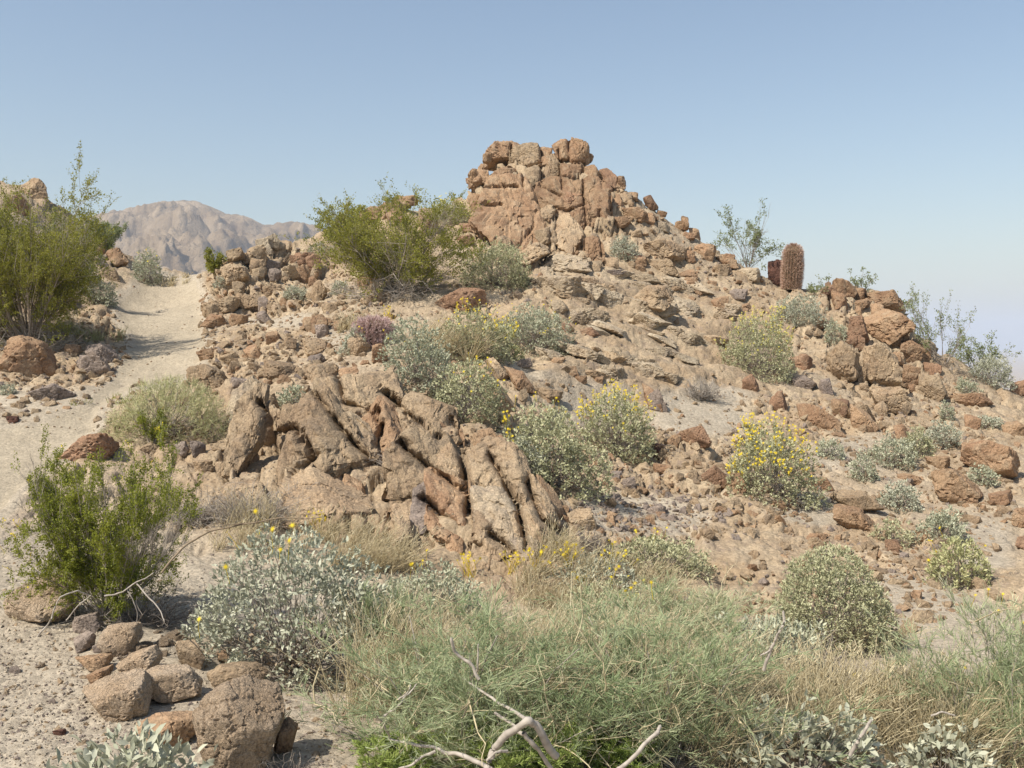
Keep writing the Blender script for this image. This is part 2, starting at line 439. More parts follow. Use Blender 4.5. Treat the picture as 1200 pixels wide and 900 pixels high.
# distant hills
HX = [(-200,250),(0,262),(60,262),(90,262),(110,255),(150,246),(185,240),(215,239),(240,242),(270,252),(310,266),(330,262),(350,259),(372,265),(400,290),(450,325),(520,345),(700,360)]
def mountains():
    D0 = 1100.0
    nx, ny = 420, 170
    a = np.linspace(-200, 700, nx); b = np.linspace(0, 1, ny)
    AA, BB = np.meshgrid(a, b, indexing='ij')
    Y = 500 + BB * 1000
    hx = np.interp(AA, [h[0] for h in HX], [h[1] for h in HX])
    X = (AA - 600) / F * Y
    Hh = 1.6 + D0 * (398 - hx) / F
    prof = np.where(BB < .6, (BB / .6) ** .75, 1 - (BB - .6) / .4 * .8)
    p = np.stack([X.ravel() / 150, Y.ravel() / 150, X.ravel() * 0], 1)
    rid = 1 - np.abs(fbm(p, 6, 3, .55)) * 2.2
    rid2 = 1 - np.abs(fbm(p * 3.3, 5, 8, .55)) * 2.2
    w = np.sin(np.clip(BB / .6, 0, 1) * math.pi).ravel() * .9 + .12
    Zz = -75 + (Hh.ravel() + 75) * prof.ravel() + w * (rid - .6) * 50 + (w + .1) * (rid2 - .6) * 26
    V = np.stack([X.ravel(), Y.ravel(), Zz], 1)
    i = np.arange(nx * ny).reshape(nx, ny)
    Q = np.stack([i[:-1, :-1], i[1:, :-1], i[1:, 1:], i[:-1, 1:]], -1).reshape(-1, 4)
    m, nt, out = new_mat('distant_mountain_rock'); L = nt.links.new
    tc = N(nt, 'ShaderNodeTexCoord').outputs['Object']
    n1 = N(nt, 'ShaderNodeTexNoise'); n1.inputs['Scale'].default_value = .02; n1.inputs['Detail'].default_value = 9; n1.inputs['Roughness'].default_value = .68; L(tc, n1.inputs['Vector'])
    c = ramp(nt, n1.outputs['Fac'], [(.35, (.18, .13, .085)), (.5, (.30, .225, .145)), (.66, (.40, .31, .21))])
    b = N(nt, 'ShaderNodeBsdfPrincipled'); b.inputs['Roughness'].default_value = 1; b.inputs['Specular IOR Level'].default_value = 0; L(c, b.inputs['Base Color'])
    n2 = N(nt, 'ShaderNodeTexNoise'); n2.inputs['Scale'].default_value = .05; n2.inputs['Detail'].default_value = 9; n2.inputs['Roughness'].default_value = .7; L(tc, n2.inputs['Vector'])
    bp = N(nt, 'ShaderNodeBump'); bp.inputs['Distance'].default_value = 14; bp.inputs['Strength'].default_value = .8; L(n2.outputs['Fac'], bp.inputs['Height']); L(bp.outputs[0], b.inputs['Normal'])
    L(b.outputs[0], out.inputs[0])
    tag(mk('mountains', V, Q, m), 'bare brown mountain range far behind the trail', kind='structure')
mountains()

# ------------------------------------------------------------------ sky, sun, haze
SUN_EL, SUN_AZ = R(51), R(-127)   # azimuth measured from +Y towards +X
sd = Vector((math.sin(SUN_AZ) * math.cos(SUN_EL), math.cos(SUN_AZ) * math.cos(SUN_EL), math.sin(SUN_EL)))
w = bpy.data.worlds.new('World'); S.world = w; w.use_nodes = True
nt = w.node_tree; nt.nodes.clear()
sky = nt.nodes.new('ShaderNodeTexSky'); sky.sky_type = 'NISHITA'; sky.sun_disc = False
sky.sun_elevation = SUN_EL; sky.sun_rotation = SUN_AZ; sky.altitude = 200; sky.air_density = 1.25; sky.dust_density = 1.6; sky.ozone_density = .7
bg = nt.nodes.new('ShaderNodeBackground'); bg.inputs[1].default_value = .11
ow = nt.nodes.new('ShaderNodeOutputWorld'); nt.links.new(sky.outputs[0], bg.inputs[0]); nt.links.new(bg.outputs[0], ow.inputs[0])
sl = bpy.data.lights.new('sun', 'SUN'); sl.energy = 5.0; sl.angle = R(.55); sl.color = (1, .945, .855)
so = bpy.data.objects.new('sun', sl); COL.objects.link(so); so.rotation_euler = sd.to_track_quat('Z', 'Y').to_euler()
so.location = (0, 0, 50)

HAZE = True
if HAZE:
    hv = np.array([(x, y, z) for x in (-9000, 9000) for y in (-9000, 9000) for z in (-90, 165)], float)
    hf = np.array([(0,1,3,2),(4,6,7,5),(0,4,5,1),(2,3,7,6),(0,2,6,4),(1,5,7,3)])
    m, nt, out = new_mat('thin_haze')
    pv = N(nt, 'ShaderNodeVolumePrincipled'); pv.inputs['Color'].default_value = (.66, .75, .9, 1); pv.inputs['Density'].default_value = .00032; pv.inputs['Anisotropy'].default_value = .0
    nt.links.new(pv.outputs[0], out.inputs['Volume'])
    tag(mk('haze', hv, hf, m, smooth=False), 'pale dusty haze over the desert', kind='stuff')

S.view_settings.view_transform = 'Standard'; S.view_settings.look = 'None'; S.view_settings.gamma = 1; S.view_settings.exposure = 0.3
S.render.engine = 'CYCLES'
S.cycles.max_bounces = 5; S.cycles.diffuse_bounces = 2; S.cycles.transparent_max_bounces = 4; S.cycles.volume_bounces = 2
S.cycles.use_denoising = True
S.render.film_transparent = False
# ------------------------------------------------------------------ rocks
def ico(level):
    import bmesh
    b = bmesh.new(); bmesh.ops.create_icosphere(b, subdivisions=level, radius=1.0)
    v = np.array([x.co[:] for x in b.verts]); f = np.array([[q.index for q in x.verts] for x in b.faces]); b.free(); return nrm(v), f
ICO = {k: ico(k) for k in (1, 2, 3, 4, 5, 6)}

def hull(p):
    p = sorted(set(map(tuple, p)))
    def half(it):
        h = []
        for q in it:
            while len(h) > 1 and (h[-1][0]-h[-2][0])*(q[1]-h[-2][1]) - (h[-1][1]-h[-2][1])*(q[0]-h[-2][0]) <= 0: h.pop()
            h.append(q)
        return h
    a, b = half(p), half(reversed(p)); return a[:-1] + b[:-1]

def planes_shape(level, planes, size, p=11, seed=0, rough=1.0):
    """rounded polyhedron: planes = [(normal, distance)] in metres; size = (w,d,h)"""
    dv, f = ICO[level]
    size = np.asarray(size, float)
    d = nrm(dv * size)
    acc = np.zeros(len(d))
    for n, dist in planes:
        acc += np.maximum(d @ n / dist, 0) ** p
    r = acc ** (-1 / p)
    V = d * r[:, None]
    s = float(size.min()); q = V / s + seed * 7.31
    n1 = fbm(q * 1.1, 3, 3); n2 = fbm(q * 3.6, 4, 13, .58)
    rid = np.minimum(np.abs(fbm(q * 1.7, 3, 23)) * 5, 1)        # creases
    k = 1 + rough * (.035 * n1 + .03 * n2 - .05 * (1 - rid))
    if level >= 4:
        f1, f2, cd = voro(q * 1.0 + .35 * np.stack([n2, n1, -n2], 1), 5)
        g1, g2, _ = voro(q * np.array([2.1, 2.1, 2.9]) + .3 * np.stack([n1, n2, n1], 1), 15)
        k = k - rough * .10 * (1 - sstep(0, .08, f2 - f1)) + rough * .11 * (cd - .5) - rough * .035 * (1 - sstep(0, .10, g2 - g1)) + rough * .02 * fbm(q * 11, 3, 43)
    return V * k[:, None], f

def level_for(px):
    return 3 if px < 9 else 4 if px < 30 else 5 if px < 100 else 6

def traced(poly, seed, thick=.75, bottom=.22, D=None, grow=1.06, rough=1.0, push=.30, p=42):
    """block whose silhouette follows a convex outline seen in the photograph"""
    r = np.random.default_rng(seed + 1000)
    h = hull(poly); a = np.array(h, float)
    x0, y0 = a.min(0); x1, y1 = a.max(0)
    cx, cy = (x0 + x1) / 2, (y0 + y1) / 2
    if D is None:
        hp, _ = hit(cx, y1 - bottom * (y1 - y0)); D = hp[1]
    sc = D / F
    w, hh = (x1 - x0) * sc, (y1 - y0) * sc
    th = thick * min(max(w, hh * .7), hh * 1.6)
    D = D + push * th
    c = P(cx, cy, D)
    rd = ray(cx, cy); yaw = math.atan2(rd[0], 1.0)
    pl = []
    loc = (a - [cx, cy]) * [1, -1] * (D / F) * grow * math.cos(yaw)
    n = len(loc); area = 0
    for i in range(n):
        p0, p1 = loc[i], loc[(i + 1) % n]; e = p1 - p0
        if np.hypot(*e) < 1e-4: continue
        nn_ = np.array([e[1], -e[0]]) / np.hypot(*e)
        dd = nn_ @ p0
        if dd < 0: nn_, dd = -nn_, -dd
        ty = r.uniform(-.28, .28)
        pl.append((np.array([nn_[0], ty, nn_[1]]), max(dd, .12 * min(w, hh))))
    for sgn, cnt in ((-1, 3), (1, 2)):
        for k in range(cnt):
            v = np.array([r.uniform(-.5, .5), sgn, r.uniform(-.25, .6)]); L_ = np.linalg.norm(v)
            pl.append((v / L_, th * .5 * r.uniform(.8, 1.15)))
    size = (w / 2, th / 2, hh / 2)
    for k in range(4):                                          # chipped corners
        v = nrm(r.normal(size=3)); v[1] = -abs(v[1]) if r.uniform() < .7 else v[1]
        sup = min(d_ / max(n_ @ v, 1e-3) for n_, d_ in pl if n_ @ v > .05)
        pl.append((v, sup * r.uniform(.74, .95)))
    # the outline is rounded by the soft minimum, so let the planes sit a little outside
    V, f = planes_shape(level_for(max(x1 - x0, y1 - y0)), [(n_, d_ * 1.02) for n_, d_ in pl], size, p, seed, rough)
    ca, sa = math.cos(-yaw), math.sin(-yaw)
    V = V @ np.array([[ca, -sa, 0], [sa, ca, 0], [0, 0, 1]]).T
    return V, f, c, D

def opendist(px, py, line):
    d = np.full(len(px), 1e9)
    for (ax, ay), (bx, by) in zip(line[:-1], line[1:]):
        t = np.clip(((px - ax) * (bx - ax) + (py - ay) * (by - ay)) / ((bx - ax) ** 2 + (by - ay) ** 2 + 1e-9), 0, 1)
        d = np.minimum(d, np.hypot(px - ax - t * (bx - ax), py - ay - t * (by - ay)))
    return d
def settle(V, c, poly, cuts, width, depth, lean):
    """lean a bedrock block back with the slope and open the joints that run through the outcrop"""
    a = np.array(poly); cx = a[:, 0].mean(); y0, y1 = a[:, 1].min(), a[:, 1].max()
    if lean:
        h0, _ = hit(cx, y0 + 2); h1, _ = hit(cx, y1 - 2)
        if h0[1] - h1[1] > 0 and h0[2] > h1[2] + .05: V[:, 1] += lean * min((h0[1] - h1[1]) / (h0[2] - h1[2]), 1.3) * (V[:, 2] - V[:, 2].min() - .1)
    if cuts:
        W = V + c; px, py = project(W); k = np.zeros(len(V))
        sw = width / 4.0
        px = px + sw * (6 * fbm(W * 2.3, 5, 7, .7)); py = py + sw * (6 * fbm(W * 2.3, 5, 8, .7))
        n_ = .62 + .75 * fbm(W * 4.1, 3, 9)
        for ln in cuts:
            d = opendist(px, py, ln); k = np.maximum(k, np.exp(-np.maximum(d - .25 * width, 0) / (.62 * width)))
        k = k * np.clip(n_, .15, 1)
        q = np.stack([W[:, 0] * .91 + W[:, 2] * .41, W[:, 1] * .6, (W[:, 2] * .91 - W[:, 0] * .41) * .33], 1)
        r1 = np.clip(1 - np.abs(fbm(q * 3.4, 3, 51, .55)) * 4.5, 0, 1); r2 = np.clip(1 - np.abs(fbm(q * 8.5 + 5, 3, 57, .55)) * 4, 0, 1)
        V[:, 1] += depth * k + depth * (.13 * r1 + .10 * r2); V[:, 2] -= .25 * depth * k
    return V
CUT_CLIFF = [[(300,470),(318,500),(320,560),(330,600)], [(352,440),(395,498),(428,535),(446,560),(440,610)], [(528,490),(540,530),(548,580),(551,640)], [(470,520),(500,545),(548,580)], [(572,530),(590,565),(608,592),(617,645)],
 [(618,565),(637,608),(672,638)], [(572,628),(602,655)], [(493,585),(528,615)], [(353,508),(366,535),(340,560)], [(423,472),(446,495),(440,522)], [(448,455),(487,490),(515,512)], [(322,505),(345,500),(353,520)], [(448,560),(455,620),(452,650)], [(520,610),(560,640)], [(395,440),(400,470),(440,480)]]
CUT_PEAK = [[(500+x/3.75,140+y/3.75) for x,y in ln] for ln in [[(497,100),(508,190),(503,290),(590,330)], [(580,130),(590,210),(597,300)], [(590,185),(690,190)], [(688,200),(690,300)], [(250,215),(320,205),(440,205),(500,185)], [(765,240),(775,300)],
 [(690,310),(700,420),(695,620)], [(560,385),(620,402),(700,370)], [(240,295),(400,290)], [(570,430),(545,480),(545,580)], [(370,110),(372,195)], [(760,400),(770,600)], [(430,210),(425,290)], [(220,370),(330,372)], [(630,90),(630,180)], [(480,400),(470,470),(400,560)], [(810,320),(810,420)]]]

def Z_(ox, oy, s, pts): return [(ox + x / s, oy + y / s) for x, y in pts]

# ---- outlines, traced from enlargements: (zoom origin x, y, scale)
ZP = (500, 140, 3.75); ZC = (220, 330, 3.75); ZD = (400, 480, 4.0); ZR = (800, 200, 3.0); ZS = (760, 420, 2.727)
ZT = (480, 340, 3.75); ZL = (220, 200, 3.529); ZF = (0, 675, 3.0); Z1 = (0, 0, 1.0); ZB = (0, 400, 4.0)
PEAK = [
 ('orange', [(265,150),(330,90),(400,90),(420,110),(380,195),(320,200),(265,215)]), ('tan', [(375,130),(430,108),(490,115),(500,185),(440,205),(370,195)]),
 ('orange', [(492,115),(550,125),(545,170),(500,190)]), ('orange', [(562,112),(608,76),(638,85),(632,170),(590,180),(560,130)]),
 ('orange', [(628,95),(665,75),(714,85),(710,190),(680,205),(625,180)]), ('orange', [(590,190),(685,185),(685,290),(600,290)]),
 ('orange', [(688,210),(740,205),(770,250),(765,300),(685,300)]), ('red', [(762,222),(800,212),(835,250),(830,320),(775,290)]),
 ('orange', [(838,250),(868,255),(872,310),(840,310)]), ('tan', [(510,165),(560,150),(580,190),(575,265),(510,270)]),
 ('tan', [(430,220),(480,190),(505,215),(500,290),(430,290)]), ('orange', [(500,270),(590,265),(590,325),(505,310)]),
 ('orange', [(195,310),(235,190),(270,200),(290,240),(240,290),(205,330)]), ('orange', [(240,280),(310,210),(400,205),(420,260),(380,300),(270,300)]),
 ('orange', [(250,300),(400,290),(420,350),(330,370),(240,360)]), ('orange', [(175,410),(188,330),(250,310),(240,370),(190,420)]),
 ('tan', [(415,320),(490,320),(500,365),(420,350)]), ('red', [(555,370),(600,315),(680,335),(690,360),(620,400),(560,385)]),
 ('orange', [(705,320),(755,305),(755,410),(715,400)]), ('red', [(755,310),(800,320),(810,370),(760,380)]),
 ('tan', [(585,410),(680,400),(695,600),(650,620),(570,560),(560,500)]), ('orange', [(700,480),(755,470),(770,620),(700,640)]),
 ('tan', [(765,420),(800,425),(805,540),(775,550)]), ('tan', [(480,490),(560,470),(570,540),(500,550)]),
 ('pale', [(400,400),(480,380),(470,470),(400,560),(380,480)]), ('tan', [(460,420),(540,370),(580,400),(540,470),(470,470)]),
 ('orange', [(807,320),(850,330),(850,380),(805,370)]), ('tan', [(845,325),(900,320),(905,385),(850,390)]), ('orange', [(888,315),(930,320),(925,360),(890,350)]),
 ('pale', [(250,370),(390,370),(390,440),(300,450),(230,430)]), ('tan', [(290,440),(390,450),(380,540),(300,520)]), ('orange', [(720,415),(760,420),(755,475),(720,470)]),
 ('tan', [(610,290),(690,295),(690,335),(640,330)]), ('orange', [(190,250),(235,200),(245,240),(205,330),(190,310)]),
 ('tan', [(700,625),(770,620),(760,665),(700,665)]), ('pale', [(450,640),(560,590),(700,610),(700,680),(480,680)]), ('tan', [(400,560),(480,540),(560,570),(450,640),(395,620)]),
]
PEAKLOOSE = [
 ('red', [(955,345),(985,335),(1018,390),(990,400),(955,370)]), ('orange', [(860,390),(960,390),(970,430),(940,460),(870,430)]), ('orange', [(815,430),(890,430),(890,480),(830,480)]),
 ('orange', [(950,430),(990,400),(1005,440),(980,480),(950,480)]), ('pale', [(1000,450),(1060,455),(1065,500),(1010,490)]), ('orange', [(1090,450),(1150,450),(1150,490),(1095,490)]),
 ('tan', [(960,560),(1050,530),(1120,570),(1120,640),(1010,640)]), ('orange', [(1130,500),(1195,510),(1195,540),(1120,540)]), ('tan', [(980,630),(1060,625),(1150,680),(1140,700),(990,670)]),
 ('tan', [(895,490),(940,485),(945,525),(905,520)]), ('tan', [(780,610),(840,610),(840,660),(780,660)]), ('grey', [(765,670),(880,660),(880,690),(770,690)]),
 ('red', [(150,460),(250,460),(240,500),(170,495)]), ('pale', [(450,690),(650,690),(700,780),(600,790),(470,750)]), ('pale', [(715,770),(770,745),(860,770),(855,830),(715,820)]),
 ('tan', [(900,740),(1040,740),(1080,790),(1000,850),(900,840)]), ('pale', [(1010,830),(1090,810),(1110,850),(1020,860)]), ('tan', [(265,420),(320,415),(330,445),(265,445)]),
 ('orange', [(1015,400),(1055,410),(1050,430),(1015,430)]), ('dark', [(870,590),(940,600),(960,650),(890,640)]), ('orange', [(1120,425),(1150,430),(1145,455),(1120,450)]),
 ('orange', [(1150,690),(1190,700),(1190,745),(1110,740)]), ('orange', [(900,600),(960,610),(965,660),(905,650)]), ('red', [(130,520),(200,505),(210,540),(140,560)]),
 ('pale', [(880,680),(1000,690),(1080,730),(1000,740),(890,720)]), ('tan', [(640,700),(760,700),(760,740),(660,740)]), ('pale', [(530,800),(600,800),(640,840),(560,850)]),
]
CLIFF_C = [
 ('tan', [(500,380),(560,365),(645,375),(650,440),(600,460),(505,455)]), ('orange', [(655,390),(730,385),(745,450),(720,480),(655,460)]), ('orange', [(745,405),(790,400),(855,470),(850,580),(810,570),(760,500)]),
 ('tan', [(545,500),(720,480),(765,560),(765,640),(640,600),(550,540)]), ('tan', [(760,540),(800,545),(840,600),(830,660),(780,650),(755,580)]),
 ('tan', [(500,640),(560,590),(690,620),(760,680),(820,800),(840,960),(500,960)]), ('tan', [(390,570),(480,555),(510,600),(500,720),(420,760),(385,700)]), ('tan', [(395,700),(500,720),(490,860),(440,900),(385,850)]),
 ('pale', [(150,500),(220,430),(290,500),(240,600),(240,720),(190,680),(150,580)]), ('tan', [(230,600),(320,560),(380,600),(385,700),(300,780),(230,720)]),
 ('tan', [(880,620),(1000,620),(1040,700),(1000,740),(890,720),(870,660)]), ('orange', [(1090,760),(1130,740),(1190,820),(1190,900),(1100,900)]), ('tan', [(200,700),(240,700),(300,790),(280,870),(220,870)]),
]
CLIFF_E = [('tan', [(318,560),(380,585),(430,605),(420,640),(330,632)]), ('tan', [(450,600),(500,600),(510,650),(450,650)]), ('orange', [(495,560),(545,575),(552,625),(520,640),(500,610)]),
 ('tan', [(585,590),(625,600),(668,640),(640,660),(600,650)]), ('tan', [(545,600),(600,615),(610,660),(550,655)]), ('orange', [(395,480),(440,475),(472,520),(462,562),(430,545)]), ('tan', [(252,560),(300,570),(320,600),(260,600)])]
CLIFF_D = [
 ('tan', [(200,310),(290,310),(330,370),(350,490),(290,540),(190,520),(190,400)]), ('tan', [(420,200),(480,190),(560,290),(590,400),(570,560),(480,520),(440,380),(400,300)]),
 ('orange', [(600,100),(650,70),(700,100),(750,200),(740,260),(660,240),(600,220)]), ('tan', [(600,240),(740,260),(850,340),(870,420),(840,480),(740,420),(620,360)]),
 ('pale', [(600,400),(720,400),(840,500),(860,640),(800,700),(700,620),(610,560)]), ('orange', [(860,340),(900,320),(1000,500),(1100,580),(1080,620),(960,600),(880,480)]),
 ('tan', [(450,540),(540,530),(600,590),(590,640),(480,640)]), ('orange', [(510,110),(570,100),(580,200),(540,220),(510,170)]), ('tan', [(230,90),(390,100),(400,180),(300,200),(220,140)]),
 ('grey', [(330,370),(440,380),(480,520),(380,560),(330,500)]), ('tan', [(190,520),(300,520),(330,600),(220,640)]), ('orange', [(0,300),(60,330),(120,480),(100,520),(0,520)]), ('tan', [(0,130),(60,90),(130,280),(110,420),(60,330),(0,280)]),
 ('tan', [(620,560),(700,600),(760,680),(700,720),(620,660)]), ('tan', [(330,190),(430,200),(430,290),(350,300)]), ('pale', [(840,470),(900,500),(960,620),(900,680),(840,620)]),
]
CLIFFLOOSE = [
 (ZC, 'tan', [(330,350),(440,370),(500,400),(490,440),(430,450),(335,410)]), (ZC, 'tan', [(0,380),(70,360),(150,400),(170,460),(120,490),(20,470)]), (ZC, 'tan', [(270,355),(330,355),(330,410),(280,410)]),
 (ZC, 'tan', [(145,330),(200,305),(230,340),(210,370),(150,370)]), (ZC, 'tan', [(300,500),(380,490),(400,560),(350,590),(300,550)]), (ZC, 'grey', [(185,420),(270,430),(265,500),(190,500)]),
 (ZC, 'tan', [(510,250),(600,250),(610,320),(520,330)]), (ZC, 'grey', [(560,190),(610,190),(620,260),(570,250)]), (ZC, 'tan', [(510,170),(570,150),(575,220),(515,240)]), (ZC, 'tan', [(420,250),(480,240),(470,300),(420,300)]),
 (ZC, 'tan', [(705,260),(740,230),(800,280),(790,350),(720,340)]), (ZC, 'orange', [(815,290),(850,265),(885,330),(880,380),(810,360)]), (ZC, 'orange', [(345,230),(390,215),(410,250),(400,280),(350,275)]),
 (ZC, 'tan', [(185,60),(250,55),(330,80),(330,130),(250,120)]), (ZC, 'orange', [(90,140),(150,150),(180,200),(130,205),(60,190)]), (ZC, 'orange', [(190,145),(265,150),(260,190),(190,200)]), (ZC, 'grey', [(290,140),(340,130),(380,190),(330,200)]),
 (ZC, 'orange', [(880,520),(920,500),(990,540),(960,560),(900,550)]), (ZC, 'tan', [(1050,570),(1180,575),(1180,620),(1080,620)]), (ZC, 'grey', [(10,690),(40,685),(75,720),(70,780),(30,780)]),
 (ZC, 'grey', [(510,335),(580,320),(600,350),(530,370)]), (ZC, 'orange', [(40,310),(130,290),(140,340),(60,350)]), (ZC, 'tan', [(455,460),(540,455),(545,490),(470,490)]), (ZC, 'orange', [(240,300),(300,280),(330,330),(290,350)]),
 (ZC, 'tan', [(120,790),(200,800),(210,850),(130,850)]), (ZC, 'tan', [(590,100),(650,90),(660,140),(600,150)]), (ZC, 'orange', [(640,175),(700,160),(700,230),(650,230)]),
 (ZD, 'tan', [(1050,480),(1170,470),(1190,560),(1110,580)]),
 (ZB, 'red', [(270,560),(380,450),(560,412),(590,470),(560,530),(400,540),(290,590)]), (ZB, 'grey', [(820,475),(865,470),(885,510),(870,540),(825,530)]),
 (ZB, 'tan', [(900,560),(990,560),(1000,630),(930,630)]), (ZB, 'tan', [(1010,570),(1090,570),(1100,630),(1020,640)]), (ZB, 'tan', [(650,480),(740,475),(750,520),(660,530)]),
 (Z1, 'orange', [(0,402),(25,393),(60,403),(66,440),(40,453),(6,450)]), (ZB, 'grey', [(385,10),(480,10),(545,60),(540,130),(470,110),(400,60)]), (ZB, 'orange', [(300,15),(375,15),(385,55),(310,65)]),
 (ZB, 'grey', [(385,60),(490,80),(530,180),(440,195),(380,130)]), (ZB, 'grey', [(130,240),(250,200),(350,250),(290,295),(140,290)]), (ZB, 'dark', [(30,350),(80,345),(90,385),(40,388)]),
 (Z1, 'grey', [(112,305),(118,300),(128,312),(120,320)]), (Z1, 'orange', [(124,296),(142,290),(150,308),(134,316)]), (Z1, 'orange', [(106,288),(120,285),(124,300),(110,303)]), (Z1, 'tan', [(118,318),(130,312),(146,326),(140,332),(122,330)]),
 (Z1, 'tan', [(28,215),(40,205),(52,216),(53,240),(30,240)]), (Z1, 'orange', [(8,236),(28,225),(36,250),(12,258)]),
]
RIGHT = [
 ('red', [(500,395),(520,388),(525,440),(505,430)]), ('orange', [(525,390),(590,395),(610,430),(580,465),(525,450)]), ('orange', [(600,410),(650,420),(640,460),(590,455)]), ('orange', [(650,430),(740,420),(790,490),(720,490),(660,470)]),
 ('orange', [(650,500),(740,490),(820,560),(810,600),(740,610),(660,580),(640,530)]), ('red', [(575,520),(630,510),(655,600),(600,610),(580,570)]), ('orange', [(590,460),(650,455),(660,500),(600,490)]),
 ('orange', [(755,610),(800,595),(850,630),(830,670),(780,680),(750,650)]), ('tan', [(510,640),(560,600),(610,640),(615,720),(590,760),(520,730)]), ('tan', [(640,620),(720,610),(760,680),(760,750),(700,790),(640,720)]),
 ('tan', [(615,680),(650,700),(650,760),(615,770)]), ('orange', [(765,680),(830,690),(830,780),(770,760)]), ('tan', [(835,715),(900,720),(930,780),(880,830),(835,800)]), ('red', [(840,670),(885,680),(890,715),(850,710)]),
 ('tan', [(660,770),(760,760),(800,820),(790,860),(690,830)]),
]
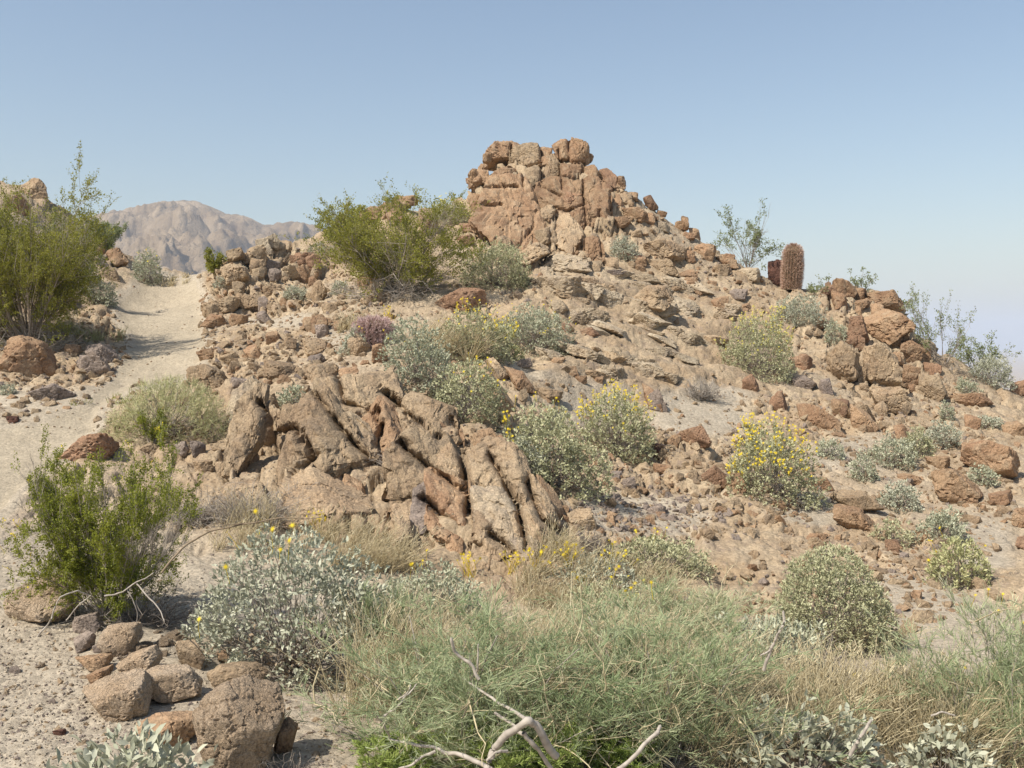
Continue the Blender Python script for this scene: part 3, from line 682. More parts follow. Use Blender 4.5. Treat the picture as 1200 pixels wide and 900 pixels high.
RIGHTLOOSE = [
 (ZR, 'red', [(215,730),(245,715),(275,770),(260,790),(215,785)]), (ZR, 'grey', [(385,735),(430,720),(470,750),(440,775),(400,770)]), (ZR, 'red', [(320,780),(350,775),(365,840),(330,860),(300,840)]),
 (ZR, 'red', [(380,660),(420,645),(460,660),(455,705),(400,710)]), (ZR, 'orange', [(520,810),(570,800),(590,880),(540,870)]), (ZR, 'tan', [(585,820),(650,830),(690,900),(600,900)]), (ZR, 'tan', [(410,830),(480,840),(550,890),(420,895)]),
 (ZR, 'orange', [(440,520),(500,510),(505,555),(450,560)]), (ZR, 'grey', [(475,740),(515,730),(530,790),(490,800)]), (ZR, 'dark', [(303,325),(330,315),(352,322),(352,405),(303,410)]), (ZR, 'dark', [(345,345),(380,335),(388,400),(350,405)]),
 (ZR, 'orange', [(940,800),(1040,780),(1080,820),(1040,850),(950,840)]), (ZR, 'red', [(1160,740),(1220,725),(1220,790),(1150,800)]),
 (ZR, 'orange', [(40,260),(110,265),(120,320),(50,310)]), (ZR, 'orange', [(115,290),(180,300),(190,340),(130,345)]), (ZR, 'pale', [(195,335),(270,345),(275,395),(205,390)]), (ZR, 'tan', [(105,335),(160,330),(165,375),(110,370)]), (ZR, 'orange', [(0,280),(40,285),(45,330),(0,330)]),
 (ZR, 'grey', [(165,420),(230,420),(225,465),(175,465)]), (ZR, 'orange', [(100,450),(160,445),(155,490),(110,485)]), (ZR, 'orange', [(0,395),(40,390),(45,425),(5,425)]), (ZR, 'orange', [(0,165),(15,160),(22,205),(0,205)]), (ZR, 'orange', [(22,195),(52,192),(60,245),(28,240)]), (ZR, 'orange', [(300,375),(370,380),(370,412),(305,412)]),
 (ZS, 'red', [(105,235),(170,218),(198,270),(170,300),(110,300)]), (ZS, 'red', [(165,335),(210,345),(255,390),(240,415),(180,410)]), (ZS, 'orange', [(262,370),(290,362),(315,400),(310,450),(275,440)]),
 (ZS, 'orange', [(480,150),(530,150),(610,210),(610,250),(560,240),(490,200)]), (ZS, 'orange', [(640,130),(700,160),(735,220),(700,255),(655,240)]), (ZS, 'red', [(580,130),(635,135),(645,190),(600,195)]),
 (ZS, 'orange', [(780,215),(820,210),(835,270),(800,260)]), (ZS, 'orange', [(1000,280),(1060,255),(1165,290),(1175,370),(1130,410),(1040,350),(1000,330)]), (ZS, 'orange', [(905,365),(980,350),(1020,400),(1060,430),(1050,480),(960,480),(920,420)]),
 (ZS, 'orange', [(885,315),(960,310),(960,345),(900,360)]), (ZS, 'orange', [(1085,430),(1150,420),(1160,480),(1100,480)]), (ZS, 'tan', [(600,440),(690,430),(750,480),(730,515),(680,490),(610,460)]),
 (ZS, 'orange', [(580,475),(660,470),(720,540),(700,570),(620,540)]), (ZS, 'orange', [(1165,490),(1200,470),(1230,520),(1200,560),(1170,540)]), (ZS, 'grey', [(0,120),(30,100),(70,190),(0,190)]),
 (ZS, 'orange', [(400,460),(430,455),(450,490),(420,495)]), (ZS, 'dark', [(0,275),(50,270),(60,330),(0,330)]), (ZS, 'orange', [(1010,180),(1060,190),(1060,235),(1015,230)]), (ZS, 'orange', [(970,110),(1080,130),(1090,160),(1000,165)]),
 (ZS, 'orange', [(1130,210),(1200,200),(1200,260),(1140,250)]), (ZS, 'red', [(755,580),(800,575),(800,620),(760,620)]), (ZS, 'tan', [(1085,740),(1130,745),(1120,775),(1080,770)]), (ZS, 'orange', [(500,390),(570,380),(590,420),(520,430)]),
 (ZS, 'grey', [(0,470),(50,470),(50,505),(0,505)]), (ZS, 'tan', [(1030,100),(1080,110),(1080,135),(1035,130)]), (ZS, 'red', [(1180,570),(1225,560),(1225,620),(1180,620)]), (ZS, 'orange', [(500,560),(570,560),(570,590),(510,595)]),
 (ZT, 'red', [(80,70),(200,0),(300,0),(355,20),(320,75),(250,80),(180,85),(90,110)]), (ZT, 'tan', [(325,305),(370,300),(440,390),(430,410),(380,390)]), (ZT, 'orange', [(420,320),(470,310),(540,420),(550,480),(500,480),(450,400)]),
 (ZT, 'grey', [(460,310),(530,300),(540,355),(480,350)]), (ZT, 'red', [(655,145),(700,150),(735,185),(680,190)]), (ZT, 'red', [(750,170),(800,165),(848,200),(770,208)]), (ZT, 'pale', [(895,285),(950,270),(980,300),(970,335),(910,320)]),
 (ZT, 'orange', [(1035,420),(1060,440),(1145,560),(1060,560),(1045,500)]), (ZT, 'tan', [(255,305),(310,305),(400,440),(480,540),(430,580),(330,440)]), (ZT, 'orange', [(690,340),(730,335),(745,380),(700,390)]),
 (ZT, 'orange', [(610,290),(680,300),(670,325),(620,320)]), (ZT, 'orange', [(730,380),(780,375),(780,410),(740,415)]), (ZT, 'tan', [(550,430),(660,430),(660,480),(560,490)]),
 (ZT, 'grey', [(880,800),(930,800),(940,830),(890,840)]), (ZT, 'grey', [(940,830),(990,820),(990,890),(940,880)]), (ZT, 'orange', [(1075,765),(1150,770),(1150,820),(1080,810)]), (ZT, 'orange', [(1130,640),(1190,640),(1190,700),(1140,710)]),
]
RIDGE = [
 ('pale', [(310,290),(360,262),(380,310),(370,340),(320,320)]), ('tan', [(235,330),(310,305),(330,370),(250,390)]), ('tan', [(160,340),(220,320),(240,370),(170,390)]), ('tan', [(250,370),(320,370),(320,430),(260,440)]),
 ('grey', [(320,380),(380,360),(385,420),(330,435)]), ('red', [(445,345),(520,340),(540,380),(460,385)]), ('tan', [(390,410),(440,390),(460,440),(410,450)]), ('orange', [(470,395),(520,400),(530,460),(490,470)]),
 ('tan', [(505,480),(550,455),(575,500),(550,560),(510,540)]), ('tan', [(140,400),(240,390),(260,470),(160,490)]), ('tan', [(310,480),(380,470),(380,520),(320,520)]),
 ('orange', [(700,180),(760,150),(805,170),(800,210),(710,210)]), ('orange', [(870,115),(940,110),(970,140),(880,150)]), ('tan', [(960,160),(1010,150),(1020,270),(960,270)]),
 ('tan', [(60,560),(170,520),(240,540),(250,580),(140,600)]), ('tan', [(730,480),(800,480),(825,550),(740,550)]), ('orange', [(717,440),(790,435),(800,480),(730,470)]), ('grey', [(230,540),(300,530),(315,580),(240,580)]),
 ('orange', [(480,610),(550,600),(550,660),(480,660)]), ('orange', [(820,140),(870,110),(880,190),(820,200)]),
]
FORE = [ # (tone, outline, label)
 ('coarse', [(30,60),(110,10),(270,30),(285,100),(200,170),(60,150),(25,110)], 'flat-topped grey and rust boulder under the bright green creosote bush'),
 ('coarse', [(355,200),(420,165),(495,165),(500,215),(440,270),(380,280),(350,230)], 'rounded tan rock at the top of the foreground pile below the creosote bush'),
 ('grey', [(260,220),(310,190),(335,210),(330,250),(270,270)], 'small pale grey rock between the flat-topped boulder and the rock pile'),
 ('coarse', [(400,290),(540,250),(565,290),(560,320),(500,355),(430,340)], 'sloping tan rock lying in the middle of the foreground pile'),
 ('coarse', [(490,350),(560,325),(660,330),(710,380),(700,430),(620,450),(500,400)], 'pitted grey rock leaning on the big foreground boulder'),
 ('orange', [(265,280),(390,280),(420,310),(400,340),(320,330)], 'thin reddish slab at the left edge of the foreground pile'),
 ('orange', [(305,345),(410,310),(415,340),(330,390)], 'small sharp-edged brown rock propping the reddish slab'),
 ('coarse', [(320,420),(400,370),(500,360),(540,430),(500,500),(380,510)], 'low rough tan rock half buried beside the gravel at lower left'),
 ('orange', [(475,550),(600,480),(690,480),(705,540),(650,600),(540,590)], 'dark brown rock at the foot of the big foreground boulder'),
 ('coarse', [(690,470),(760,390),(860,360),(990,400),(995,500),(960,610),(900,730),(780,720),(700,560)], 'largest coarse tan boulder in the left foreground'),
 ('tan', [(720,360),(780,310),(880,320),(930,360),(850,400),(760,390)], 'flat tan rock behind the big foreground boulder'),
 ('tan', [(620,215),(680,220),(715,290),(700,330),(630,310)], 'upright tan rock at the edge of the large silver brittlebush'),
 ('orange', [(765,265),(795,260),(800,310),(765,310)], 'small rust stone poking up under the silver brittlebush'),
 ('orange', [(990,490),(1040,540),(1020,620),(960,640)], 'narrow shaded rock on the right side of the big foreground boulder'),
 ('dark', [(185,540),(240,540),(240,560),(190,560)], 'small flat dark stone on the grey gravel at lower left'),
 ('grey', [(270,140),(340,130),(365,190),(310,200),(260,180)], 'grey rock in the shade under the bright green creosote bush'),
 ('grey', [(325,245),(355,240),(365,270),(330,272)], 'fist-sized grey stone wedged beside the rounded tan rock'),
 ('tan', [(400,345),(450,350),(455,380),(410,385)], 'little tan stone under the sloping rock of the foreground pile'),
]
ROCKREC = []   # (obj, tone, px, py, size) awaiting labels
seed = 0
def outcrop(name, groups, label, base, fill=0, fsz=(16, 34), core=(), rg=1.0, gw=1.08, cuts=(), cw=3.5, cd_=.25, lean=0):
    global seed
    ro = np.random.default_rng(len(groups[0][1]) + 7)
    allp = [(t, Z_(*z, pl)) for z, lst in groups for t, pl in lst]
    groups = [((0, 0, 1.0), allp + [None] * fill)]
    b, _ = hit(*base); root = empty(name, b, label, 'rock outcrop')
    for z, lst in groups:
        for it in lst:
            seed += 1
            if it is None:
                t0, p0 = allp[ro.integers(len(allp))]; p0 = np.array(p0); cx, cy = p0.mean(0); hw, hh_ = np.ptp(p0[:, 0]) / 2, np.ptp(p0[:, 1]) / 2
                a_ = ro.uniform(0, 6.28); cx += hw * math.cos(a_); cy += hh_ * abs(math.sin(a_)) * .9; w_ = ro.uniform(*fsz) / 2; h_ = w_ * ro.uniform(.7, 1.5)
                it = (t0, [(cx + w_ * q[0] * ro.uniform(.7, 1.1), cy + h_ * q[1] * ro.uniform(.7, 1.1)) for q in ((-1, -.8), (.2, -1.1), (1, -.6), (.9, .8), (-.8, 1))])
                V, f, c, D = traced(it[1], seed, thick=.9, grow=1.1, push=.42, rough=1.0); tone = it[0]; V = settle(V, c, it[1], cuts, cw, cd_, lean)
            else:
                tone, pl = it
                V, f, c, D = traced(pl, seed, thick=.9, grow=gw, push=.17, rough=rg); V = settle(V, c, pl, cuts, cw, cd_, lean)
            mk('block', V, f, M[tone], parent=root, loc=Vector(c) - Vector(b), sharp=R(24))
    for pl in core:
        seed += 1
        V, f, c, D = traced(pl, seed, thick=.6, grow=1.05, push=.30 if lean > .5 else .46, rough=rg); V = settle(V, c, pl, cuts, cw, cd_, lean)
        mk('block', V, f, M['tan' if lean > .5 else 'orange'], parent=root, loc=Vector(c) - Vector(b), sharp=R(24))
    return root
outcrop('rock_outcrop', [(ZP, PEAK)], 'tall castle-like outcrop of cracked orange-tan blocks crowning the hill', (640, 300), 30, (9, 20), [[(552,270),(556,212),(598,174),(632,178),(640,300),(590,315)], [(630,182),(690,176),(720,235),(715,310),(640,310)]], .95, 1.12, CUT_PEAK, 1.5, .2, .35)
outcrop('rock_outcrop', [(ZC, CLIFF_C), (ZD, CLIFF_D), (Z1, CLIFF_E)], 'large fissured tan bedrock outcrop just above the foreground shrubs', (470, 600), 22, (14, 28), [[(258,452),(292,455),(298,560),(270,590),(255,520)], [(318,470),(350,450),(395,500),(430,545),(440,610),(330,625)], [(350,445),(450,440),(470,480),(440,540),(400,500)],
 [(445,540),(480,500),(530,500),(548,620),(530,650),(450,640)], [(545,500),(580,495),(620,560),(617,640),(556,650)], [(585,545),(625,565),(668,630),(640,655),(615,640)], [(455,455),(530,480),(535,520),(470,520)]], .85, 1.12, CUT_CLIFF, 3.8, .34, .7)
outcrop('rock_outcrop', [(ZR, RIGHT)], 'rusty layered outcrop on the right shoulder of the hill', (1040, 440), 30, (9, 22))
outcrop('rock_outcrop', [(ZL, RIDGE)], 'low jagged outcrop on the ridge right of the trail top', (310, 330), 35, (9, 22))

def slab_outcrop():
    global seed
    r = np.random.default_rng(77); b, _ = hit(740, 430); root = empty('rock_outcrop', b, 'pale ledged bedrock slab sloping below the summit outcrop', 'rock outcrop')
    for k in range(62):
        a_, q_ = r.uniform(0, 6.28), math.sqrt(r.uniform()); cx, cy = 735 + 130 * q_ * math.cos(a_), 383 + 62 * q_ * math.sin(a_)
        w_, h_ = r.uniform(14, 50), r.uniform(5, 11); ti = .18 + r.normal() * .1
        pl = [(-1, -.2), (-.6, -.9), (.3, -1), (1, -.4), (.9, .7), (-.2, 1), (-.9, .8)]
        pl = [(cx + w_ * x * r.uniform(.75, 1.1), cy + h_ * y * r.uniform(.7, 1.1) + ti * w_ * x) for x, y in pl]
        seed += 1
        V, f, c, D = traced(pl, seed, thick=.75, grow=1.0, push=.40, rough=1.3, bottom=.3)
        mk('ledge', V, f, M[('pale', 'pale', 'tan', 'ground2')[k % 4] if k % 4 < 3 else 'pale'], parent=root, loc=Vector(c) - Vector(b), sharp=R(24))
slab_outcrop()

def loose(tone, poly, label=None, **kw):
    global seed; seed += 1
    V, f, c, D = traced(poly, seed, thick=kw.pop('thick', .85), grow=1.08, rough=kw.pop('rough', .95), **kw)
    a = np.array(poly); wpx = max(np.ptp(a[:, 0]), np.ptp(a[:, 1]))
    zmin = V[:, 2].min()
    o = mk('boulder' if wpx * D / F > .3 else 'rock', V, f, M[tone], loc=c, sharp=R(24))
    if label: tag(o, label, 'boulder' if wpx * D / F > .3 else 'rock')
    else: ROCKREC.append((o, tone, a[:, 0].mean(), a[:, 1].mean(), wpx * D / F))
    return o
for tone, pl in PEAKLOOSE: loose(tone, Z_(*ZP, pl))
for z, tone, pl in CLIFFLOOSE + RIGHTLOOSE: loose(tone, Z_(*z, pl))
for tone, pl, lb in FORE: loose(tone, Z_(*ZF, pl), lb, push=.1, rough=.62, bottom=.12, p=26)

# ---- scattered rocks: the larger ones singly, the rubble as one sheet of stuff
def free_shape(r, level, tone=None):
    pl = []
    for v in nrm(r.normal(size=(r.integers(6, 10), 3))): pl.append((v, r.uniform(.55, .95)))
    for v in np.vstack([np.eye(3), -np.eye(3)]): pl.append((v, r.uniform(.8, 1.05)))
    return planes_shape(level, pl, (1, 1, 1), 40, int(r.integers(1, 10000)), 1.1)
rs = np.random.default_rng(5)
def chunk(r, n=11):
    import bmesh
    b = bmesh.new(); p = nrm(r.normal(size=(n, 3))) * r.uniform(.75, 1.1, (n, 1))
    for q in p: b.verts.new(q)
    bmesh.ops.convex_hull(b, input=b.verts[:]); b.verts.index_update()
    v = np.array([x.co[:] for x in b.verts]); f = np.array([[q.index for q in x.verts] for x in b.faces if len(x.verts) == 3]); b.free(); return v, f
SH3 = [free_shape(rs, 4) for _ in range(14)]; SH2 = [chunk(rs, 12) for _ in range(16)]; SH1 = [chunk(rs, 8) for _ in range(8)]
# density patches: (cx, cy, rx, ry, number, min px, max px, tones)
BIG = [ # patches with many clear separate rocks
 (790,320,80,45,34,7,17,'oot'),(860,330,50,30,22,6,14,'oot'),(900,380,60,40,14,6,14,'oot'),(770,545,90,35,24,6,16,'ogt'),(1000,475,60,40,18,8,20,'oot'),
 (1120,560,70,50,16,8,18,'oo'),(720,590,60,25,18,5,12,'gtg'),(300,380,70,40,26,6,15,'tto'),(350,420,80,30,20,6,16,'tto'),(250,400,30,60,12,6,13,'tto'),
 (900,600,60,25,16,6,15,'oot'),(1110,500,60,40,12,7,16,'oot'),(740,265,40,30,12,6,13,'oot'),(660,430,60,50,12,5,13,'too'),(590,470,60,50,8,6,15,'tto'),
 (243,385,9,45,16,5,10,'tto'),(238,345,8,20,8,4,8,'to'),(105,522,26,10,10,5,12,'tgo'),(133,442,12,24,10,5,11,'gtt'),(90,480,25,9,8,4,9,'tg'),(150,372,8,26,8,4,8,'tt'),(1050,690,50,50,8,6,14,'oot'),(60,440,60,50,9,5,12,'gto'),(130,320,25,25,6,4,9,'to'),(450,350,60,40,14,6,14,'too'),
]
BIG += [(165,770,75,50,26,9,24,'cgc'),(60,790,60,60,8,6,12,'cg'),(200,590,60,30,12,6,14,'tc'),(370,840,40,30,8,6,16,'ct')]
TONE = {'c': 'coarse', 'o': 'orange', 't': 'tan', 'g': 'grey', 'r': 'red', 'p': 'pale'}
def rot_rand(r, n):
    q = nrm(r.normal(size=(n, 4))); w_, x, y, z = q.T
    return np.stack([np.stack([1-2*(y*y+z*z), 2*(x*y-z*w_), 2*(x*z+y*w_)], -1), np.stack([2*(x*y+z*w_), 1-2*(x*x+z*z), 2*(y*z-x*w_)], -1), np.stack([2*(x*z-y*w_), 2*(y*z+x*w_), 1-2*(x*x+y*y)], -1)], 1)
def on_trail(px, py): return bool(inpoly(np.array([px]), np.array([py]), TRAIL)[0])
protos = {}
nb = 0
for (cx, cy, rx, ry, n, a, b, tones) in BIG:
    n = int(n * .62)
    for k in range(n):
        an, q = rs.uniform(0, 6.28), math.sqrt(rs.uniform()); px, py = cx + rx * q * math.cos(an), cy + ry * q * math.sin(an)
        if on_trail(px, py): continue
        h, nm = hit(px, py, False)
        if h is None: continue
        s = rs.uniform(a, b) * .5 * h[1] / F * (1.0 if rs.uniform() > .15 else 1.35)
        tone = TONE[tones[rs.integers(len(tones))]]; key = (tone, int(rs.integers(5)))
        if key not in protos:
            V, f = SH3[rs.integers(len(SH3))]; V = V * np.array([1.1, .9, .75])
            protos[key] = mk('rock', V, f, M[tone], sharp=R(20)); o = protos[key]
        else:
            o = protos[key].copy(); COL.objects.link(o)
        o.location = h + np.array([0, .0, -s * .12]); sx = s * rs.uniform(.85, 1.25); o.scale = (sx, s, s * rs.uniform(.75, 1.2))
        o.rotation_euler = (rs.uniform(-.5, .5), rs.uniform(-.5, .5), rs.uniform(0, 6.28)); o.name = 'rock'
        ROCKREC.append((o, tone, px, py, 2 * s)); nb += 1
print('single rocks', len(ROCKREC))

# rubble and gravel
def rubble(n, smin, smax, patches, shapes, tone, name, label, mat, expo=2.2, seed=1):
    r = np.random.default_rng(seed); pos, scl = [], []
    tot = sum(p[4] for p in patches)
    for (cx, cy, rx, ry, wgt) in patches:
        for k in range(int(n * wgt / tot)):
            an, q = r.uniform(0, 6.28), math.sqrt(r.uniform()); px, py = cx + rx * q * math.cos(an), cy + ry * q * math.sin(an)
            if on_trail(px, py) and r.uniform() < .93: continue
            h, nm = hit(px, py, False)
            if h is None or h[1] > 30 or (math.hypot((px - 740) / 150, (py - 385) / 75) < 1 and r.uniform() < .85): continue
            s = smin * (smax / smin) ** (r.uniform() ** expo) * .5
            if on_trail(px, py): s = min(s, .02)
            pos.append(h + np.array([0, 0, -s * .1])); scl.append(s)
    pos = np.array(pos); scl = np.array(scl); parts = []; ch = r.integers(len(shapes), size=len(pos))
    for i, (V, f) in enumerate(shapes):
        m = ch == i
        if m.any():
            sc = scl[m][:, None] * r.uniform(.7, 1.25, (m.sum(), 3)); parts.append(inst(V, f, pos[m], rot_rand(r, m.sum()), sc))
    V, Fc = join(parts)
    return tag(mk(name, V, Fc, mat, smooth=False), label, kind='stuff')
HILL = [(600,430,560,130,5),(750,300,200,80,2.2),(330,370,120,80,2.8),(760,570,200,70,2.2),(1050,560,150,130,2.4),(60,430,90,80,1.2),(190,400,70,80,1.0),(900,350,140,60,1.5),(1000,690,150,60,.8)]
rubble(6800, .03, .19, HILL, SH2, None, 'rubble', 'tan rubble strewn over the hillside', M['tan'], 2.0, 21)
rubble(2600, .03, .15, HILL, SH2, None, 'rubble', 'rust brown rubble strewn over the hillside', M['orange'], 2.0, 22)
rubble(1800, .03, .13, HILL + [(760,600,100,25,3)], SH2, None, 'rubble', 'grey rubble strewn over the hillside', M['grey'], 2.0, 23)
FG = [(50,810,120,90,3),(150,780,200,110,3),(400,840,120,60,2),(180,640,180,80,2),(240,570,100,50,1),(1080,720,130,70,1),(20,660,60,60,.6)]
rubble(5000, .006, .035, FG, SH1 + SH2[:2], None, 'gravel', 'grey and tan gravel on the foreground soil', M['ground'], 2.6, 24)
rubble(1500, .008, .05, FG, SH1 + SH2[:2], None, 'gravel', 'tan pebbles on the foreground soil', M['tan'], 2.4, 25)
rubble(5000, .006, .03, FG, SH1 + SH2[:2], None, 'gravel', 'grey grit on the foreground soil', M['grey'], 2.4, 26)
# ------------------------------------------------------------------ plants
def LT(w, bend=.12):   # leaf: length 1 along +y, pointed oval, slightly folded
    v = np.array([(0,0,0),(-w*.5,.35,.5*bend*w*2),(-w*.42,.68,.4*bend*w*2),(0,1,-bend),(w*.42,.68,.4*bend*w*2),(w*.5,.35,.5*bend*w*2),(0,.5,-.02)])
    return v, np.array([(0,1,6,5),(1,2,3,6),(6,3,4,5)])
LEAF = LT(.40); LEAFN = LT(.26); LEAFBIG = LT(.42, .16)
DIAM = (np.array([(0,0,0),(-.28,.5,.05),(0,1,0),(.28,.5,.05)], float), np.array([(0,1,2,3)]))
NEEDLE = (np.array([(-.035,0,0),(.035,0,0),(.02,1,.06),(-.02,1,.06)], float), np.array([(0,1,2,3)]))
def _flower():
    v = [(0,0,.12)]; f = []
    for i in range(10):
        a = i * math.pi / 5; b = a + math.pi / 10; c = a - math.pi / 10
        n = len(v); v += [(math.cos(c)*.3, math.sin(c)*.3, .05), (math.cos(a)*1, math.sin(a)*1, 0), (math.cos(b)*.3, math.sin(b)*.3, .05)]
        f.append((0, n, n + 1, n + 2))
    return np.array(v, float) * .5, np.array(f)
FLOWER = _flower()

def anchor(px, pyb):
    h, n = hit(px, pyb); return h

def shrub_dims(px, pyb, wpx, hpx):
    b = anchor(px, pyb); return b, wpx * b[1] / F, hpx * b[1] / F

def stems_obj(name, paths, r0, parent, mat, r1=.35, sides=3, seed=0):
    N_, K, _ = paths.shape
    rad = r0 * np.linspace(1, r1, K)[None] * np.random.default_rng(seed).uniform(.6, 1.2, (N_, 1))
    V, Q = tubes(paths, rad, sides)
    t = np.repeat(np.random.default_rng(seed + 1).uniform(0, 1, N_), K * sides)
    return mk(name, V, Q, mat, parent=parent, tint=t)

def two_stems(name, q, r1, q2, r2, root, mat):
    V, Q = tubes(q, r1 * np.linspace(1, .35, q.shape[1])[None] * np.ones((len(q), 1)), 3); V2, Q2 = tubes(q2, r2 * np.linspace(1, .5, q2.shape[1])[None] * np.ones((len(q2), 1)), 3)
    o = mk(name, np.concatenate([V, V2]), np.concatenate([Q, Q2 + len(V)]), mat, parent=root, tint=np.random.default_rng(len(q)).uniform(.3, 1, len(V) + len(V2))); o['kind'] = 'stuff'; return o

def curved(a, b, r, K=5, sag=.12):
    t = np.linspace(0, 1, K)[None, :, None]
    L_ = np.linalg.norm(b - a, axis=1)[:, None, None]
    off = r.normal(size=(len(a), 1, 3)) * sag * L_
    jit = r.normal(size=(len(a), K, 3)) * .025 * L_ * np.sin(t * math.pi)
    return a[:, None] * (1 - t) + b[:, None] * t + off * (t * (1 - t) * 2) + jit

def dome_points(r, n, w, d, h, lump, seed, inner=.0, low=-.12):
    u = nrm(r.normal(size=(n, 3))); u[:, 2] = np.abs(u[:, 2]) * 1.0 + 0
    flip = r.uniform(size=n) < .18; u[flip, 2] *= low / .5
    u = nrm(u)
    k = 1 + lump * fbm(u * 1.9 + seed * 3.1, 3, seed) + .6 * lump * fbm(u * 5.5 + seed, 2, seed + 9)
    rad_ = k * (1 - inner * r.uniform(size=n) ** 1.5)
    # full skirt: widest a third of the way up
    p = u * rad_[:, None] * np.array([w / 2, d / 2, h]); p[:, 0] += p[:, 2] / h * w * .10 * math.sin(seed * 2.4)
    p[:, 2] += .10 * h
    return p, u

def silver_bush(px, pyb, wpx, hpx, label, mat='silver', leaf=.036, flowers=0, fmat='yellow', seed=0, dens=1.0, name='brittlebush', cat='brittlebush', group=None, lump=.40, thin=False, ftop=True, stalk=.12, fr=.016, needle=False, dead=.2, depth=.85):
    r = np.random.default_rng(seed + 500)
    b, w, h = shrub_dims(px, pyb, wpx, hpx); D = b[1]
    hd = h * .84
    root = empty(name, b + np.array([0, w * .15, -.02]), label, cat, group)
    area = 2.2 * w * hd + .5 * w * w
    leaf = max(leaf * .82, 1.35 * D / 980) if not needle else leaf
    ntips = int(np.clip(dens * area / (leaf * leaf) * .62, 60, 6000))
    tips, u = dome_points(r, ntips, w, w * depth, hd, lump, seed, .38)
    gz_ = np.maximum(tips[:, 2], -.06 * h + .02 * r.normal(size=ntips)); tips[:, 2] = gz_
    per = 8
    d0 = np.repeat(u * .6 + np.array([0, 0, .35]), per, 0) + r.normal(size=(ntips * per, 3)) * .62
    pos = np.repeat(tips, per, 0) + r.normal(size=(ntips * per, 3)) * leaf * .38
    tpl = DIAM if D > 9 else (LEAFN if thin else LEAF)
    if needle: tpl = NEEDLE
    Lk = leaf * r.uniform(.6, 1.25, len(pos))
    V, Q = inst(*tpl, pos, frames_up(d0, r, .45), Lk)
    tv = np.clip(np.repeat(r.uniform(size=ntips), per) * .55 + r.uniform(size=len(pos)) * .45, 0, 1)
    mk('foliage', V, Q, M[mat], parent=root, tint=np.repeat(tv, len(tpl[0])))
    # inner woody stems
    ns = int(min(160, 30 + ntips // 10)); ti = tips[r.integers(ntips, size=ns)]
    a = r.normal(size=(ns, 3)) * np.array([.05, .05, .0]) * w
    stems_obj('stem', curved(a, ti, r), .0035 + .0012 * w, root, M['twig'], seed=seed)
    # withered leaves low inside
    nd = int(ntips * dead * 2)
    if nd:
        p = r.normal(size=(nd, 3)) * np.array([w * .24, w * .2, h * .12]) + np.array([0, 0, h * .16]); p[:, 2] = np.abs(p[:, 2])
        V, Q = inst(*DIAM, p, frames(r.normal(size=p.shape), r), leaf * r.uniform(.6, 1.1, nd))
        mk('withered_leaves', V, Q, M['brownleaf'], parent=root, tint=np.repeat(r.uniform(size=nd), 4))
    if flowers:
        flower_heads(r, root, tips, u, w, h, flowers, fmat, stalk, max(fr, 1.05 * D / 980), seed)
    return root

def flower_heads(r, root, tips, u, w, h, n, fmat, stalk, fr, seed):
    top = np.where((tips[:, 2] > .5 * h) | ((tips[:, 1] < -.1 * w) & (tips[:, 2] > .3 * h)))[0]
    rim = np.linalg.norm(tips[top] / np.array([w / 2, w / 2, h]), axis=1); top = top[rim > np.percentile(rim, 60)]
    cen = tips[top[r.integers(len(top), size=max(4, n // 6))]] + np.array([-.05 * w, 0, .06 * h])
    ii = []
    for k in range(n):
        c = cen[r.integers(len(cen))]; d_ = np.linalg.norm(tips[top] - c - r.normal(size=3) * .15 * w, axis=1); ii.append(top[np.argmin(d_)])
    b0 = tips[ii]; dirs = nrm(u[ii] * .6 + np.array([-.05, -.15, 1.0]) + r.normal(size=(n, 3)) * .3)
    e = b0 + dirs * (stalk * r.uniform(.45, 1.0, n))[:, None] + r.normal(size=(n, 3)) * .015
    st = curved(b0, e, r, 4, .08)
    fn = nrm(dirs * .4 + r.normal(size=(n, 3)) * .4 + np.array([-.4, -.8, .3])); x = nrm(np.cross(fn, r.normal(size=(n, 3)))); y = np.cross(fn, x)
    rot = np.stack([x, y, fn], -1); sz = fr * 2 * r.uniform(.8, 1.35, n)
    if n > 30:
        V, Q = tubes(st, np.full((n, 4), .0013)); V2, Q2 = inst(*FLOWER, e, rot, sz)
        o = mk('flowers', np.concatenate([V, V2]), np.concatenate([Q, Q2 + len(V)]), M[fmat], parent=root, tint=r.uniform(size=len(V) + len(V2))); o['kind'] = 'stuff'
        return
    for k in range(n):
        V, Q = tubes(st[k:k + 1] - e[k], np.full((1, 4), .0013)); V2, Q2 = inst(*FLOWER, e[k:k + 1] * 0, rot[k:k + 1], sz[k:k + 1])
        mk('flower', np.concatenate([V, V2]), np.concatenate([Q, Q2 + len(V)]), M[fmat], parent=root, loc=e[k], tint=r.uniform(size=len(V) + len(V2)))

